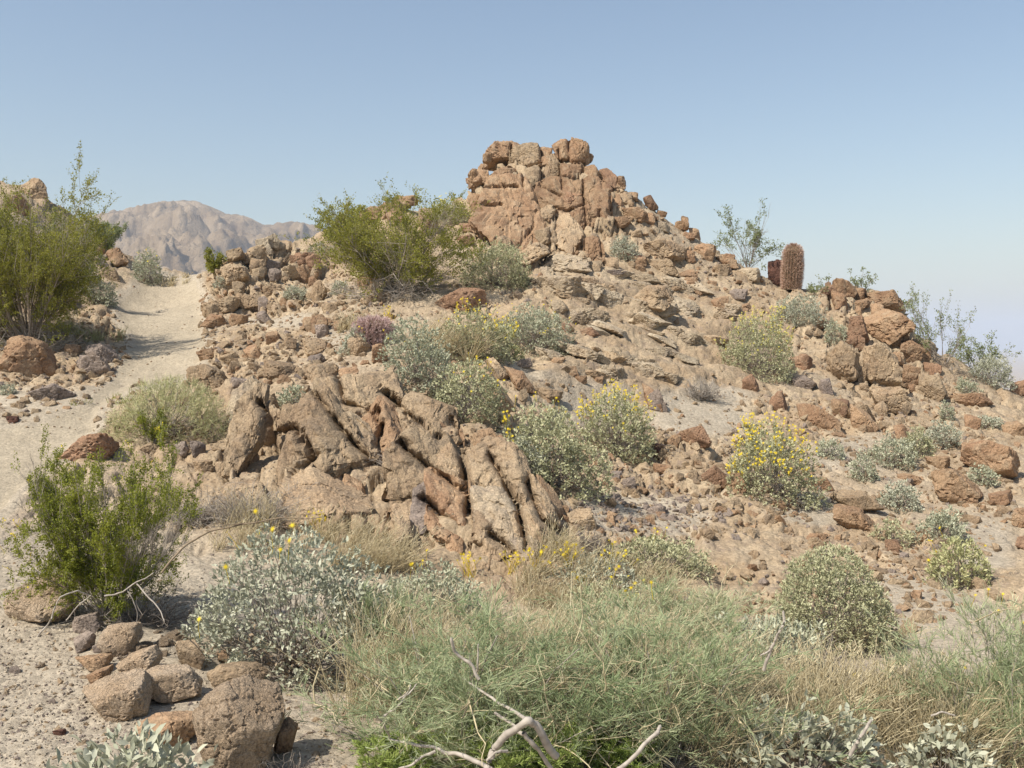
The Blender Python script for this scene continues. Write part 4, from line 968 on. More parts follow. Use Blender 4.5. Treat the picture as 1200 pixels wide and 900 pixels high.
def branching(r, nstem, n2, n3, spread=.9, up=.8, K=7, l2=.38, l3=.15, droop=.0, start=.25):
    """unit-ish bush: returns stems, branches, twigs as paths"""
    az_ = r.uniform(0, 2 * math.pi, nstem); el = r.uniform(.15, 1.0, nstem) ** .8
    out = np.stack([np.cos(az_) * (1 - el * .55) * spread, np.sin(az_) * (1 - el * .55) * spread, .25 + el * up], 1)
    L_ = r.uniform(.75, 1.05, nstem)
    t = np.linspace(0, 1, K)[None, :, None]
    bend = r.normal(size=(nstem, 1, 3)) * .12 + np.array([0, 0, .16])
    s = out[:, None] * t * L_[:, None, None] + bend * t * t * .6 + np.cumsum(r.normal(size=(nstem, K, 3)) * .018, 1)
    s[:, 0] = r.normal(size=(nstem, 3)) * np.array([.04, .04, 0])
    def sub(par, per, ln, lo, sp, K2):
        n = len(par) * per; pi_ = np.repeat(np.arange(len(par)), per); tt = r.uniform(lo, 1, n) * (par.shape[1] - 1)
        i0 = np.minimum(tt.astype(int), par.shape[1] - 2); fr_ = (tt - i0)[:, None]
        a = par[pi_, i0] * (1 - fr_) + par[pi_, i0 + 1] * fr_; d = nrm(par[pi_, i0 + 1] - par[pi_, i0])
        dd = nrm(d + r.normal(size=(n, 3)) * sp + np.array([0, 0, .25 - droop])); ll = ln * r.uniform(.5, 1.1, n)
        tk = np.linspace(0, 1, K2)[None, :, None]
        return a[:, None] + dd[:, None] * tk * ll[:, None, None] + r.normal(size=(n, 1, 3)) * .12 * ln * tk * tk
    b = sub(s, n2, l2, start, .55, 5); c = sub(b, n3, l3, .25, .6, 4)
    return s, b, c

def creosote(px, pyb, wpx, hpx, label, mat='creosote', seed=0, ns=22, n2=8, n3=7, leaf=.015, per=14, flowers=0, name='creosote_bush', depth=.9, up=.8, spread=.9, group=None, clump=.0, dead=14, sink=.03, rs_=.008):
    r = np.random.default_rng(seed + 900)
    b, w, h = shrub_dims(px, pyb, wpx, hpx); D = b[1]
    root = empty(name, b + np.array([0, w * .12, -sink]), label, 'creosote bush' if 'creosote' in name else 'shrub', group)
    s, br, tw = branching(r, ns, n2, n3, spread, up)
    allp = tw.reshape(-1, 3); lo, hi = np.percentile(allp[:, 0], [1.0, 99.0]); zt = np.percentile(allp[:, 2], 99.3)
    sc = np.array([w / (hi - lo), depth * w / (hi - lo), h / zt]); off = np.array([-(lo + hi) / 2 * sc[0], 0, 0])
    bend = lambda p: p * sc + off * np.clip(p[..., 2:3] * 1.6, 0, 1)
    s, br, tw = bend(s), bend(br), bend(tw)
    k = .6 + .4 * min(w, 1.5)
    stems_obj('trunk', s, rs_ * k, root, M['twig'], .3, 4, seed); stems_obj('branch', br, rs_ * .38 * k, root, M['twig'], .4, 3, seed + 1)
    stems_obj('twig', tw, max(rs_ * .16, .0011), root, M['twig'], .5, 3, seed + 2)
    if dead:
        a = r.normal(size=(dead, 3)) * np.array([.1, .1, .02]) * w; a[:, 2] = np.abs(a[:, 2]); e = a + nrm(np.stack([r.normal(size=dead), r.normal(size=dead) - .6, r.uniform(0, .5, dead)], 1)) * w * .4 * r.uniform(.5, 1, (dead, 1))
        q = curved(a, e, r, 6, .25); q[..., 2] = np.maximum(q[..., 2], .01)
        s2 = e; n_ = dead * 4; i2 = r.integers(dead, size=n_); kk = r.integers(2, 6, n_); a2 = q[i2, kk]
        e2 = a2 + nrm(r.normal(size=(n_, 3)) + [0, -.3, .1]) * w * .13
        two_stems('dead_branch', q, rs_ * .8 * k, curved(a2, e2, r, 4, .2), rs_ * .3 * k, root, M['deadwood'])
    # leaves along the twigs, some twigs bare
    pick = r.uniform(size=len(tw)) < (.9 if clump == 0 else 1)
    if clump:
        pick &= fbm(tw[:, -1] / w * 3.3 + seed, 2, seed) > clump
    tq = tw[pick]; n = len(tq) * per; ii = np.repeat(np.arange(len(tq)), per); t = r.uniform(.2, 1.05, n) * 3
    i0 = np.minimum(t.astype(int), 2); fr_ = (t - i0)[:, None]; p = tq[ii, i0] * (1 - fr_) + tq[ii, i0 + 1] * fr_
    leaf = max(leaf, 1.9 * D / 980)
    p = p + r.normal(size=p.shape) * leaf * .55
    d = nrm(tq[ii, 3] - tq[ii, 0]) + r.normal(size=p.shape) * .8 + np.array([0, 0, .3])
    V, Q = inst(*DIAM, p, frames(d, r), leaf * r.uniform(.6, 1.25, n))
    base = np.clip(.45 + .5 * fbm(p / max(w, .5) * 4, 2, seed + 4), 0, 1)
    tv = np.clip(base * .6 + r.uniform(size=n) * .42, 0, 1)
    mk('foliage', V, Q, M[mat], parent=root, tint=np.repeat(tv, 4))
    if flowers:
        tips = tq[:, 3]; flower_heads(r, root, tips, nrm(tips + [0, 0, .1]), w, h, flowers, 'yellow', .02, .007, seed)
    return root

def wispy(px, pyb, wpx, hpx, label, seed=0, ns=40, n2=8, n3=6, per=12, nl=.045, mat='wispy', flowers=0, up=.9, spread=.8, cat='shrub', name='wispy_shrub', bare=20, depth=.8, group=None, wid=1.0):
    r = np.random.default_rng(seed + 1300)
    b, w, h = shrub_dims(px, pyb, wpx, hpx)
    root = empty(name, b + np.array([0, 0, -.03]), label, cat, group)
    s, br, tw = branching(r, ns, n2, n3, spread, up, l2=.42, l3=.2, start=.12)
    allp = tw.reshape(-1, 3); lo, hi = np.percentile(allp[:, 0], [1.5, 98.5]); zt = np.percentile(allp[:, 2], 99)
    sc = np.array([w / (hi - lo), depth * w / (hi - lo), h / zt]); off = np.array([-(lo + hi) / 2 * sc[0], 0, 0])
    bend = lambda p: p * sc + off * np.clip(p[..., 2:3] * 1.6, 0, 1)
    s, br, tw = bend(s), bend(br), bend(tw)
    stems_obj('stem', s, .0055, root, M['deadwood'], .35, 4, seed)
    stems_obj('branch', br, .0017, root, M['straw'], .5, 3, seed + 1); 
    V, Q = tubes(tw, np.full((len(tw), 4), .0011) * np.linspace(1.1, .5, 4)); mk('twig', V, Q, M[mat], parent=root, tint=np.repeat(r.uniform(.2, .9, len(tw)), 12))
    n = len(tw) * per; ii = np.repeat(np.arange(len(tw)), per); t = r.uniform(.05, 1.0, n) * 3
    i0 = np.minimum(t.astype(int), 2); fr_ = (t - i0)[:, None]; p = tw[ii, i0] * (1 - fr_) + tw[ii, i0 + 1] * fr_
    d = nrm(tw[ii, 3] - tw[ii, 0]) + r.normal(size=p.shape) * .45 + np.array([0, 0, .25])
    V, Q = inst(*NEEDLE, p, frames(d, r), np.stack([nl * wid * r.uniform(.7, 1.2, n), nl * r.uniform(.5, 1.2, n), np.full(n, nl)], 1))
    tv = np.clip(.25 + .5 * ((seed * .37) % 1) + .6 * fbm(p * 2.2, 3, seed) + r.uniform(-.3, .3, n), 0, 1)
    mk('foliage', V, Q, M[mat], parent=root, tint=np.repeat(tv, 4))
    if bare:
        ii = r.integers(len(br), size=bare); a = br[ii, 3]; e = a + nrm(r.normal(size=(bare, 3)) + [0, -.5, .7]) * .28 * r.uniform(.4, 1.2, (bare, 1))
        q = curved(a, e, r, 6, .15); i2 = r.integers(bare, size=bare * 5); a2 = q[i2, r.integers(2, 6, bare * 5)]
        two_stems('bare_branch', q, .004, curved(a2, a2 + nrm(r.normal(size=a2.shape) + [0, -.2, .2]) * .09, r, 4, .15), .0011, root, M['straw'])
    if flowers:
        tips = tw[:, 3]; flower_heads(r, root, tips, nrm(tips), w, h, flowers, 'yellow', .08, .012, seed)
    return root

def grass(px, pyb, wpx, hpx, label, n=600, seed=0, mat='straw', lean=(.2, -.1), name='dry_grass', width=.0016, tufts=6, kind=True, cat='grass tuft', group=None, depth=.6, heads=True):
    r = np.random.default_rng(seed + 1700)
    b, w, h = shrub_dims(px, pyb, wpx, hpx)
    c = r.uniform(-.5, .5, (tufts, 2)) * np.array([w * .8, w * depth]); ti = r.integers(tufts, size=n)
    x = c[ti, 0] + r.normal(size=n) * .03 * max(w, .3); y = c[ti, 1] + r.normal(size=n) * .03 * max(w, .3)
    zg = {k: ground_z(b[0] + c[k, 0], b[1] + c[k, 1]) - b[2] for k in range(tufts)}
    z = np.array([zg[k] for k in ti]) - .02
    z = np.clip(z, -.4, .5)
    a = np.stack([x, y, z], 1); dr_ = r.normal(size=(n, 3)) * .38; dr_[:, 2] = 1; dr_[:, 0] += lean[0]; dr_[:, 1] += lean[1]; dr_ = nrm(dr_)
    L_ = h * r.uniform(.45, 1.1, n); K = 6; t = np.linspace(0, 1, K)[None, :, None]
    hor = dr_.copy(); hor[:, 2] = -.5
    p = a[:, None] + dr_[:, None] * t * L_[:, None, None] + hor[:, None] * (t ** 2.5) * (L_ * r.uniform(.05, .38, n))[:, None, None]
    width = max(width, .32 * b[1] / 980)
    V, Q = tubes(p, width * np.linspace(1, .4, K)[None] * r.uniform(.7, 1.2, (n, 1)), 3)
    tt = np.repeat(r.uniform(size=n), K * 3)
    if heads:   # seed heads
        m = r.uniform(size=n) < .3; e = p[m, -1]; q = np.stack([e, e + nrm(p[m, -1] - p[m, -2]) * .03], 1)
        V2, Q2 = tubes(q, np.tile([[width * 1.6, width * .6]], (m.sum(), 1)), 3); Q = np.concatenate([Q, Q2 + len(V)]); V = np.concatenate([V, V2]); tt = np.concatenate([tt, np.repeat(r.uniform(size=m.sum()), 6)])
    o = mk(name, V, Q, M[mat], loc=b, tint=tt)
    return tag(o, label, cat, group) if not kind else tag(o, label, kind='stuff')

def tangle(px, pyb, wpx, hpx, label, n=260, seed=0, mat='deadwood', name='dead_shrub', rad=.0018, lean=(0, 0)):
    r = np.random.default_rng(seed + 2100)
    b, w, h = shrub_dims(px, pyb, wpx, hpx)
    root = empty(name, b + np.array([0, 0, -.02]), label, 'dead shrub')
    a = r.normal(size=(n, 3)) * np.array([w * .1, w * .08, h * .05]); a[:, 2] = np.abs(a[:, 2])
    d = nrm(np.stack([r.normal(size=n) + lean[0], r.normal(size=n) * .7 - .25, np.abs(r.normal(size=n)) * .7 + .1 + lean[1]], 1))
    e = a + d * np.array([w * .55, w * .45, h * 1.15]) * r.uniform(.4, 1.05, (n, 1))
    q = curved(a, e, r, 7, .18); rad = max(rad, .38 * b[1] / 980)
    stems_obj('branch', q, rad * 1.3, root, M[mat], .35, 3, seed)
    m = n * 3; i2 = r.integers(n, size=m); a2 = q[i2, r.integers(2, 7, m)]
    stems_obj('twig', curved(a2, a2 + nrm(r.normal(size=(m, 3)) + [0, 0, .2]) * w * .16 * r.uniform(.4, 1, (m, 1)), r, 4, .2), rad * .6, root, M[mat], .6, 3, seed + 1)
    return root

def barrel(px, pyb, wpx, hpx, label, mat, seed=0, ribs=22, lean=0.0):
    r = np.random.default_rng(seed)
    b, w, h = shrub_dims(px, pyb, wpx, hpx); R_ = w / 2 * .9
    root = empty('barrel_cactus', b + np.array([0, R_, -.03]), label, 'barrel cactus'); root.rotation_euler = (0, lean, 0)
    nz, na_ = 40, ribs * 6; t = np.linspace(0, 1, nz); an = np.arange(na_) * 2 * math.pi / na_
    prof = np.where(t < .8, .86 + .14 * np.sin(t / .8 * math.pi * .9), 0); k = t >= .78; prof[k] = .93 * np.sqrt(np.clip(1 - ((t[k] - .78) / .22) ** 2.2, 0, 1))
    rb = 1 + .08 * np.cos(an * ribs)
    V = np.stack([prof[:, None] * R_ * rb * np.cos(an), prof[:, None] * R_ * rb * np.sin(an), np.repeat((t * h)[:, None], na_, 1)], -1).reshape(-1, 3)
    i = np.arange(nz - 1)[:, None]; j = np.arange(na_)[None]; j2 = (j + 1) % na_
    Q = np.stack([i * na_ + j, i * na_ + j2, (i + 1) * na_ + j2, (i + 1) * na_ + j], -1).reshape(-1, 4)
    mk('body', V, Q, M['cactus'], parent=root, tint=np.full(len(V), .5))
    P0, D0 = [], []
    for q in range(ribs):
        a0 = q * 2 * math.pi / ribs
        for tt in np.linspace(.03, .99, 30):
            pr = np.interp(tt, t, prof) * R_ * 1.08
            for s_ in range(16):
                P0.append((pr * math.cos(a0), pr * math.sin(a0), tt * h)); o_ = r.normal(size=3) * .55
                D0.append((math.cos(a0) + o_[0], math.sin(a0) + o_[1], (1.2 if tt > .9 else .25) + o_[2]))
    P0, D0 = np.array(P0), nrm(np.array(D0)); wd = max(.055, .5 * b[1] / 980 / .05 * .07)
    V, Q = inst(*NEEDLE, P0, frames(D0, r), np.stack([np.full(len(P0), wd * 1.2), R_ * .36 * r.uniform(.5, 1.2, len(P0)), np.full(len(P0), .05)], 1))
    mk('spines', V, Q, M[mat], parent=root, tint=np.repeat(r.uniform(size=len(P0)), 4))
    return root

# --- brittlebushes and their kin, nearest last
B = silver_bush
B(578,334,84,56,'olive grey bush beside the foot of the summit outcrop','greygreen',seed=1)
B(529,260,48,27,'small bush with pale yellow tops left of the summit outcrop','greygreen',seed=2,flowers=70,fmat='paleyellow')
B(552,419,88,60,'grey-green brittlebush dotted with yellow beside the straw grass','greygreen',seed=3,flowers=90)
B(594,420,34,46,'narrow yellow-flowering bush squeezed between two rounded brittlebushes','yellowgreen',seed=31,flowers=60)
B(624,412,88,60,'rounded pale brittlebush with few flowers above the sloping slabs','bluegreen',seed=4,flowers=24)
B(490,452,84,84,'dense grey-green brittlebush just right of the small pink barrel cactus','bluegreen',seed=5,flowers=6)
B(543,497,88,78,'dark olive bush with orange-yellow flowers above the fissured outcrop','greygreen',seed=6,flowers=22,thin=True)
B(650,572,132,105,'broad pale brittlebush spilling over the middle of the slope','greygreen',seed=7,flowers=25)
B(612,562,56,52,'silvery leafy brittlebush at the left end of the broad pale one','silver',seed=32,flowers=8)
B(722,534,100,80,'yellow-topped brittlebush joined to the broad pale one','greygreen',seed=8,flowers=190)
B(888,440,88,74,'brittlebush veiled in yellow flowers below the tall barrel cactus','greygreen',seed=9,flowers=240,fmat='paleyellow')
B(908,584,112,98,'round brittlebush with a crown of bright yellow flowers on its left','greygreen',seed=10,flowers=260)
B(935,378,66,34,'flat silvery cushion brittlebush just below the tall barrel cactus','silver',seed=11)
B(981,399,28,25,'small silvery brittlebush left of the rusty layered outcrop','bluegreen',seed=12)
B(731,302,36,26,'little white-leaved brittlebush at the right foot of the summit outcrop','silver',seed=13)
B(1045,544,58,36,'silvery brittlebush left of a row of three on the right slope','bluegreen',seed=14)
B(1079,535,38,36,'dull green brittlebush between two silvery ones on the right slope','greygreen',seed=15)
B(1104,519,46,26,'leaning silvery brittlebush above the big rust boulder at right','silver',seed=16)
B(1058,597,48,38,'neat round silvery brittlebush on the sandy right slope','silver',seed=17)
B(1013,562,36,30,'small brittlebush between the yellow-crowned bush and the round silvery one','bluegreen',seed=18)
B(972,537,32,26,'small grey brittlebush tucked behind the yellow-crowned bush','bluegreen',seed=19)
B(1154,566,32,26,'small brittlebush against the big rust boulder at right','bluegreen',seed=20)
B(1110,491,18,24,'tiny brittlebush on the upper right slope below the layered outcrop','bluegreen',seed=21)
B(1160,500,34,15,'low silvery mat of leaves near the right edge','silver',seed=22)
B(1137,463,30,22,'small brittlebush below the hazy bushes on the right skyline','bluegreen',seed=23)
B(1162,452,54,36,'pale brittlebush on the right skyline under the sparse creosote','silver',seed=24)
B(1128,686,74,62,'yellow-green domed bush on the pale sand at right','yellowgreen',seed=25,flowers=6,lump=.15)
B(1105,632,60,38,'grey brittlebush just above the yellow-green dome at right','bluegreen',seed=27)
B(1048,637,52,30,'half-dead greyish bush left of the yellow-green dome','greygreen',seed=26,dens=.5)
B(343,474,36,24,'small blue-grey brittlebush growing on top of the fissured outcrop','bluegreen',seed=33)
B(170,331,34,42,'upright brittlebush with a few yellow blooms where the trail turns','bluegreen',seed=34,flowers=14)
B(112,355,44,30,'dark grey-green bush on the bank left of the trail','bluegreen',seed=35)
B(346,350,30,18,'low silver cushion high on the slope below the ridge outcrop','silver',seed=36)
B(397,345,24,17,'low silver cushion left of the big creosote on the slope','silver',seed=37)
B(257,336,15,13,'tiny silver plant on rocks beside the trail crest','silver',seed=38)
B(280,320,20,10,'tiny silver plant at the left end of the ridge outcrop','silver',seed=39)
B(412,415,30,34,'silver brittlebush against the left side of the small pink barrel cactus','silver',seed=40,flowers=6)
B(445,458,46,22,'thin trailing brittlebush below the small pink barrel cactus','silver',seed=41,dens=.5)
B(8,462,20,14,'little silver plant beside the boulder at the left edge','silver',seed=42)
B(375,296,30,14,'small silver plant at the left foot of the big creosote','silver',seed=43)
B(610,335,30,22,'small dull bush in the shade right of the olive grey bush','greygreen',seed=44)
B(187,516,140,80,'wide yellow-green dome of stiff stems beside the trail','yellowgreen',seed=45,needle=True,leaf=.055,dens=3.0,lump=.12,name='domed_shrub',cat='shrub')
B(985,765,150,135,'large grey-green dome bush with a straw-coloured right flank','greygreen',seed=46,leaf=.024,dens=1.3,lump=.12)
B(690,690,120,36,'low silvery brittlebush with yellow flowers at the foot of the outcrop','silver',seed=47,flowers=20)
B(705,735,120,50,'pale brittlebush in the middle of the grassy hollow','greygreen',seed=48,flowers=10)
B(770,672,130,44,'grey brittlebush at the top edge of the grassy hollow','greygreen',seed=55,flowers=8)
B(515,725,130,62,'brittlebush merging with the green wispy shrubs','bluegreen',seed=49,flowers=5)
B(900,800,150,80,'silvery low bush in front of the large grey-green dome','bluegreen',seed=56)
B(330,795,255,182,'very large silver brittlebush with scattered yellow flowers','silver',leaf=.038,seed=50,flowers=9,dens=.85,lump=.26,stalk=.16,fr=.019,depth=.75,dead=.35)
B(140,952,185,82,'big-leaved white brittlebush at the bottom left corner','silver',leaf=.066,seed=51,dens=1.1)
B(950,915,190,92,'big-leaved white brittlebush among straw at the bottom edge','silver',leaf=.058,seed=52,dens=1.0)
B(1110,925,120,74,'big-leaved white brittlebush close to the bottom right corner','silver',leaf=.058,seed=53,dens=.9)

# --- creosote bushes
creosote(24,408,165,196,'large green creosote bush leaning over the trail from the left edge',seed=1,ns=54,n2=10,n3=9,per=22,dead=40,clump=-.3)
creosote(-25,380,120,170,'creosote bush with pale bare branches at the left frame edge',seed=2,ns=20,dead=20)
creosote(85,345,60,100,'slender paler creosote bush behind the large one by the trail','creosote_pale',seed=3,ns=14)
creosote(465,348,168,122,'large dark green creosote bush on the slope left of the summit',seed=4,ns=42,n2=10,n3=9,per=17,dead=60,clump=-.3,flowers=26)
creosote(400,292,60,52,'smaller creosote bush at the left end of the big one on the slope',seed=14,ns=14,dead=4)
creosote(878,316,80,76,'airy creosote bush on the skyline beside the tall barrel cactus',seed=5,ns=13,n2=7,n3=6,per=9,dead=3,clump=-.25,mat='creosote_pale')
creosote(1013,343,30,30,'tiny creosote sprig on the skyline above the layered outcrop','creosote_pale',seed=6,ns=6,n2=5,n3=4,per=6,dead=2)
creosote(1108,432,80,96,'tall sparse creosote bush fading into haze on the right skyline','creosote_pale',seed=7,ns=12,n2=6,n3=6,per=8,dead=3,clump=-.15)
creosote(1150,436,60,55,'short creosote bush at the far right of the skyline','creosote_pale',seed=8,ns=12,n2=6,n3=5,per=8,dead=3)
creosote(958,345,24,24,'wispy green sprout right of the tall barrel cactus','creosote_pale',seed=9,ns=6,n2=4,n3=4,per=6,dead=0)
creosote(122,292,40,34,'green creosote bush on the rocks above the trail','creosote_pale',seed=10,ns=12,dead=3)
creosote(252,322,20,30,'small bright creosote bush at the crest of the trail',seed=11,ns=10,n2=6,n3=5,dead=2)
creosote(1060,350,36,20,'low creosote sprigs behind the layered outcrop','creosote_pale',seed=12,ns=7,n2=4,n3=4,per=6,dead=0)
creosote(118,728,178,200,'bright green open creosote bush with yellow blooms in the left foreground','creosote_fg',seed=13,ns=36,n2=11,n3=10,leaf=.012,per=30,dead=34,flowers=40,clump=-.2,rs_=.005,spread=1.5,up=.65,depth=.9)
creosote(178,525,34,46,'small bright green bush in front of the yellow-green dome','creosote_fg',seed=15,ns=9,n2=6,n3=6,per=12,dead=0,flowers=8)

# --- foreground wispy shrubs, herbs
wispy(545,885,310,165,'widest feathery green shrub in the bottom centre',seed=1,ns=34,n2=9,n3=7,per=10,bare=90)
wispy(690,800,260,85,'feathery green shrub filling the middle of the hollow',seed=2,ns=32,n2=9,n3=7,per=10)
wispy(790,895,260,175,'feathery grey-green shrub with bare twigs right of centre bottom',seed=3,ns=30,n2=9,n3=7,per=10,bare=90,flowers=3)
wispy(790,765,190,80,'green shrub with white twigs left of the large grey-green dome',seed=4,ns=28,n2=9,n3=7,per=10,bare=90)
wispy(1175,900,200,205,'tall feathery green shrub at the right edge',seed=5,ns=22,n2=8,n3=7,per=9,bare=30,flowers=6)
wispy(1075,860,100,90,'small feathery shrub between the straw and the right edge',seed=6,ns=12,n2=7,n3=6,per=9,flowers=5)
wispy(455,800,110,120,'thin-stemmed green shrub overlapping the silver brittlebush',seed=7,ns=18,n2=7,n3=6,per=10,bare=8)
wispy(600,905,150,62,'fresh lime-green herb under the deadwood at the bottom',seed=8,ns=44,n2=8,n3=7,per=12,mat='herb',nl=.022,bare=0,name='green_herb',cat='herb',wid=2.6,spread=1.2)
wispy(470,905,90,48,'second lime-green herb left of the deadwood',seed=9,ns=24,n2=7,n3=6,per=12,mat='herb',nl=.02,bare=0,name='green_herb',cat='herb',wid=2.6,spread=1.2)
wispy(720,905,90,55,'lime-green herb right of the deadwood',seed=10,ns=24,n2=7,n3=6,per=12,mat='herb',nl=.02,bare=0,name='green_herb',cat='herb',wid=2.6,spread=1.2)

# --- dry grass
grass(430,650,150,50,'dry straw grass along the foot of the fissured outcrop',n=900,seed=1,tufts=22,lean=(.35,-.2))
grass(700,705,230,45,'dry straw grass along the top of the hollow',n=2200,seed=2,tufts=44)
grass(520,418,95,50,'straw grass between the flowering brittlebushes',n=800,seed=3,tufts=14,lean=(.3,0))
grass(985,868,240,115,'tall straw grass in the bottom right foreground',n=1900,seed=4,tufts=36,lean=(.05,-.05),width=.0024)
grass(1010,760,90,60,'straw stems on the right flank of the large dome bush',n=350,seed=5,tufts=8,lean=(.5,-.2))
grass(1150,890,150,120,'straw grass under the feathery shrub at the right edge',n=900,seed=6,tufts=16)
grass(600,820,460,135,'straw stems mixed through the green shrubs',n=3600,seed=7,tufts=70,width=.002)
grass(760,850,440,140,'straw stems between the feathery shrubs',n=2200,seed=8,tufts=50)
grass(320,640,150,48,'dry grass behind the large silver brittlebush',n=500,seed=9,tufts=16)
grass(420,385,60,28,'yellowed grass behind the small barrel cactus',n=260,seed=10,tufts=8)
grass(60,720,110,16,'sparse low dry grass on the lower left soil',n=260,seed=11,tufts=22)
grass(130,470,90,10,'sparse green shoots beside the trail',n=120,seed=12,tufts=10,mat='creosote_fg',heads=False)
grass(200,330,60,9,'dry tufts at the trail crest',n=200,seed=13,tufts=10)
grass(100,395,90,18,'grass in the shade of the large creosote by the trail',n=350,seed=14,tufts=14,mat='yellowgreen',heads=False)

# --- dead shrubs
tangle(478,560,95,44,'bleached tangle of twigs caught on the fissured outcrop',n=220,seed=1)
tangle(290,612,120,46,'grey tangle of dead twigs left of the fissured outcrop',n=300,seed=2)
tangle(230,610,80,36,'grey dead brush behind the bright green creosote',n=140,seed=3)
tangle(820,466,56,22,'small pale dead shrub on the sandy shelf of the slope',n=150,seed=4)
tangle(350,600,60,40,'small dead brush against the left foot of the fissured outcrop',n=100,seed=5)
tangle(170,728,150,52,'brown dead branches under the bright green creosote',n=140,seed=6,mat='twig',rad=.0028)
tangle(795,740,100,60,'bleached thicket of dead twigs in the middle of the hollow',n=170,seed=7)
tangle(690,645,60,34,'dead brush at the right foot of the fissured outcrop',n=110,seed=8,mat='twig')
tangle(945,790,110,62,'tangle of pale twigs below the large dome bush',n=150,seed=9)
tangle(340,905,90,34,'grey dead twigs on the soil right of the largest foreground boulder',n=80,seed=10,mat='twig')

# --- flower clumps standing in the straw
for i, (x, y, n, lb) in enumerate([(600,665,5,'orange-yellow flower clump at the left of the outcrop foot'),(628,660,4,'orange-yellow flower pair beside the first clump'),(552,668,4,'low yellow flowers under the outcrop left of the clumps'),(665,655,5,'yellow flower clump under the shaded cleft'),
    (682,690,5,'bright yellow flower bunch over the low silvery brittlebush'),(455,378,5,'yellow flowers behind the small pink barrel cactus'),(372,618,4,'three yellow blooms above the large silver brittlebush')]):
    b = anchor(x, y + 8); rf = np.random.default_rng(60 + i)
    root = empty('wildflower', b, lb, 'wildflower'); n2 = n * 4
    hgt = 26 * b[1] / F
    e = np.stack([rf.normal(size=n2) * .05, rf.normal(size=n2) * .05, hgt * rf.uniform(.6, 1.1, n2)], 1)
    stp = curved(np.zeros((n2, 3)) + rf.normal(size=(n2, 3)) * [.02, .02, 0], e, rf, 5, .1)
    fn = nrm(rf.normal(size=(n2, 3)) * .5 + [-.2, -.6, .6]); xx = nrm(np.cross(fn, rf.normal(size=(n2, 3)))); fs = max(.034, 2.2 * b[1] / 980)
    for k in range(n2):
        V, Q = tubes(stp[k:k + 1] - e[k], np.full((1, 5), .0016)); V2, Q2 = inst(*FLOWER, e[k:k + 1] * 0, np.stack([xx, np.cross(fn, xx), fn], -1)[k:k + 1], np.array([fs * rf.uniform(.7, 1.2)]))
        mk('flower', np.concatenate([V, V2]), np.concatenate([Q, Q2 + len(V)]), M['yellow'], parent=root, loc=e[k], tint=rf.uniform(size=len(V) + len(V2)))

# --- barrel cacti
barrel(930,332,22,53,'tall columnar barrel cactus standing on the right skyline','spine_tan',seed=1,lean=.04)
barrel(435,408,44,36,'short round barrel cactus with pinkish spines between two tan blocks','spine_pink',seed=2)

# --- deadwood at the bottom
def limb(root, ptsd, r0, r1, name, seed, sides=8, mat='deadwood'):
    r0 *= .72; r1 *= .72
    p = np.array(ptsd); r = np.random.default_rng(seed)
    t = np.linspace(0, len(p) - 1, len(p) * 7); q = np.stack([np.interp(t, range(len(p)), p[:, k]) for k in range(3)], 1)
    q += np.stack([fbm(np.stack([t * 1.3 + 9 * k, t * 0 + seed, t * 0], 1), 3, seed + k) for k in range(3)], 1) * .012
    rad_ = np.linspace(r0, r1, len(q)) * (1 + .18 * fbm(np.stack([t * 3, t * 0, t * 0], 1), 2, seed)); rad_[-1] *= .3
    V, Q = tubes(q[None], rad_[None], sides); return mk(name, V, Q, M[mat], parent=root, tint=np.repeat(r.uniform(.2, 1, len(q)), sides))
def ZW(pts, D): return [P(400 + x / 3, 640 + y / 3, d) for (x, y), d in zip(pts, D)]
def deadwood(label, limbs, seed=0, mat='deadwood'):
    base = Vector(limbs[0][0][0]); root = empty('dead_branch', base, label, 'dead branch')
    for k, (pp, r0, r1) in enumerate(limbs): limb(root, [p - np.array(base) for p in pp], r0, r1, 'limb', seed + k, mat=mat)
deadwood('forked weathered grey branch arching up at the bottom centre', [
    (ZW([(500,800),(545,715),(590,660),(655,615),(690,628),(720,690),(760,748)], [3.3,3.3,3.28,3.25,3.27,3.3,3.32]), .017, .019),
    (ZW([(640,655),(690,710),(745,790),(790,850)], [3.27,3.3,3.34,3.4]), .011, .010), (ZW([(540,590),(600,625),(645,660)], [3.5,3.4,3.3]), .007, .010),
    (ZW([(655,615),(620,590),(560,560),(490,510),(430,470)], [3.25,3.4,3.5,3.6,3.7]), .010, .005)], 1)
deadwood('long grey branch lying at the bottom left of the forked one', [
    (ZW([(560,800),(490,765),(400,730),(330,718),(250,690),(160,678)], [3.3,3.35,3.4,3.45,3.5,3.6]), .014, .006), (ZW([(335,725),(270,752),(200,778)], [3.42,3.4,3.4]), .008, .005),
    (ZW([(585,720),(540,730),(505,762)], [3.28,3.25,3.25]), .007, .006)], 5)
deadwood('upright dead stub in the middle of the feathery shrubs', [
    (ZW([(490,470),(440,410),(400,370),(388,325)], [3.6,3.6,3.6,3.58]), .009, .008), (ZW([(480,465),(476,400),(480,340)], [3.6,3.58,3.58]), .005, .003)], 9)
deadwood('crooked pale twig low on the left of the feathery shrubs', [
    (ZW([(150,592),(190,570),(225,520),(270,485)], [3.5,3.5,3.52,3.55]), .006, .003), (ZW([(205,545),(235,500),(240,490)], [3.5,3.5,3.5]), .004, .003), (ZW([(130,590),(160,650),(170,690)], [3.5,3.55,3.6]), .005, .006)], 12)
deadwood('slanting pale dead branch in front of the white-twigged shrub', [
    ([P(895,785,3.7), P(905,760,3.68), P(915,735,3.66), P(921,715,3.66)], .009, .006), ([P(905,762,3.68), P(890,770,3.7)], .005, .004)], 15)
deadwood('stout broken branch rising from the bottom edge right of centre', [
    ([P(720,905,3.4), P(745,885,3.4), P(765,862,3.42), P(775,850,3.45)], .012, .010)], 18)
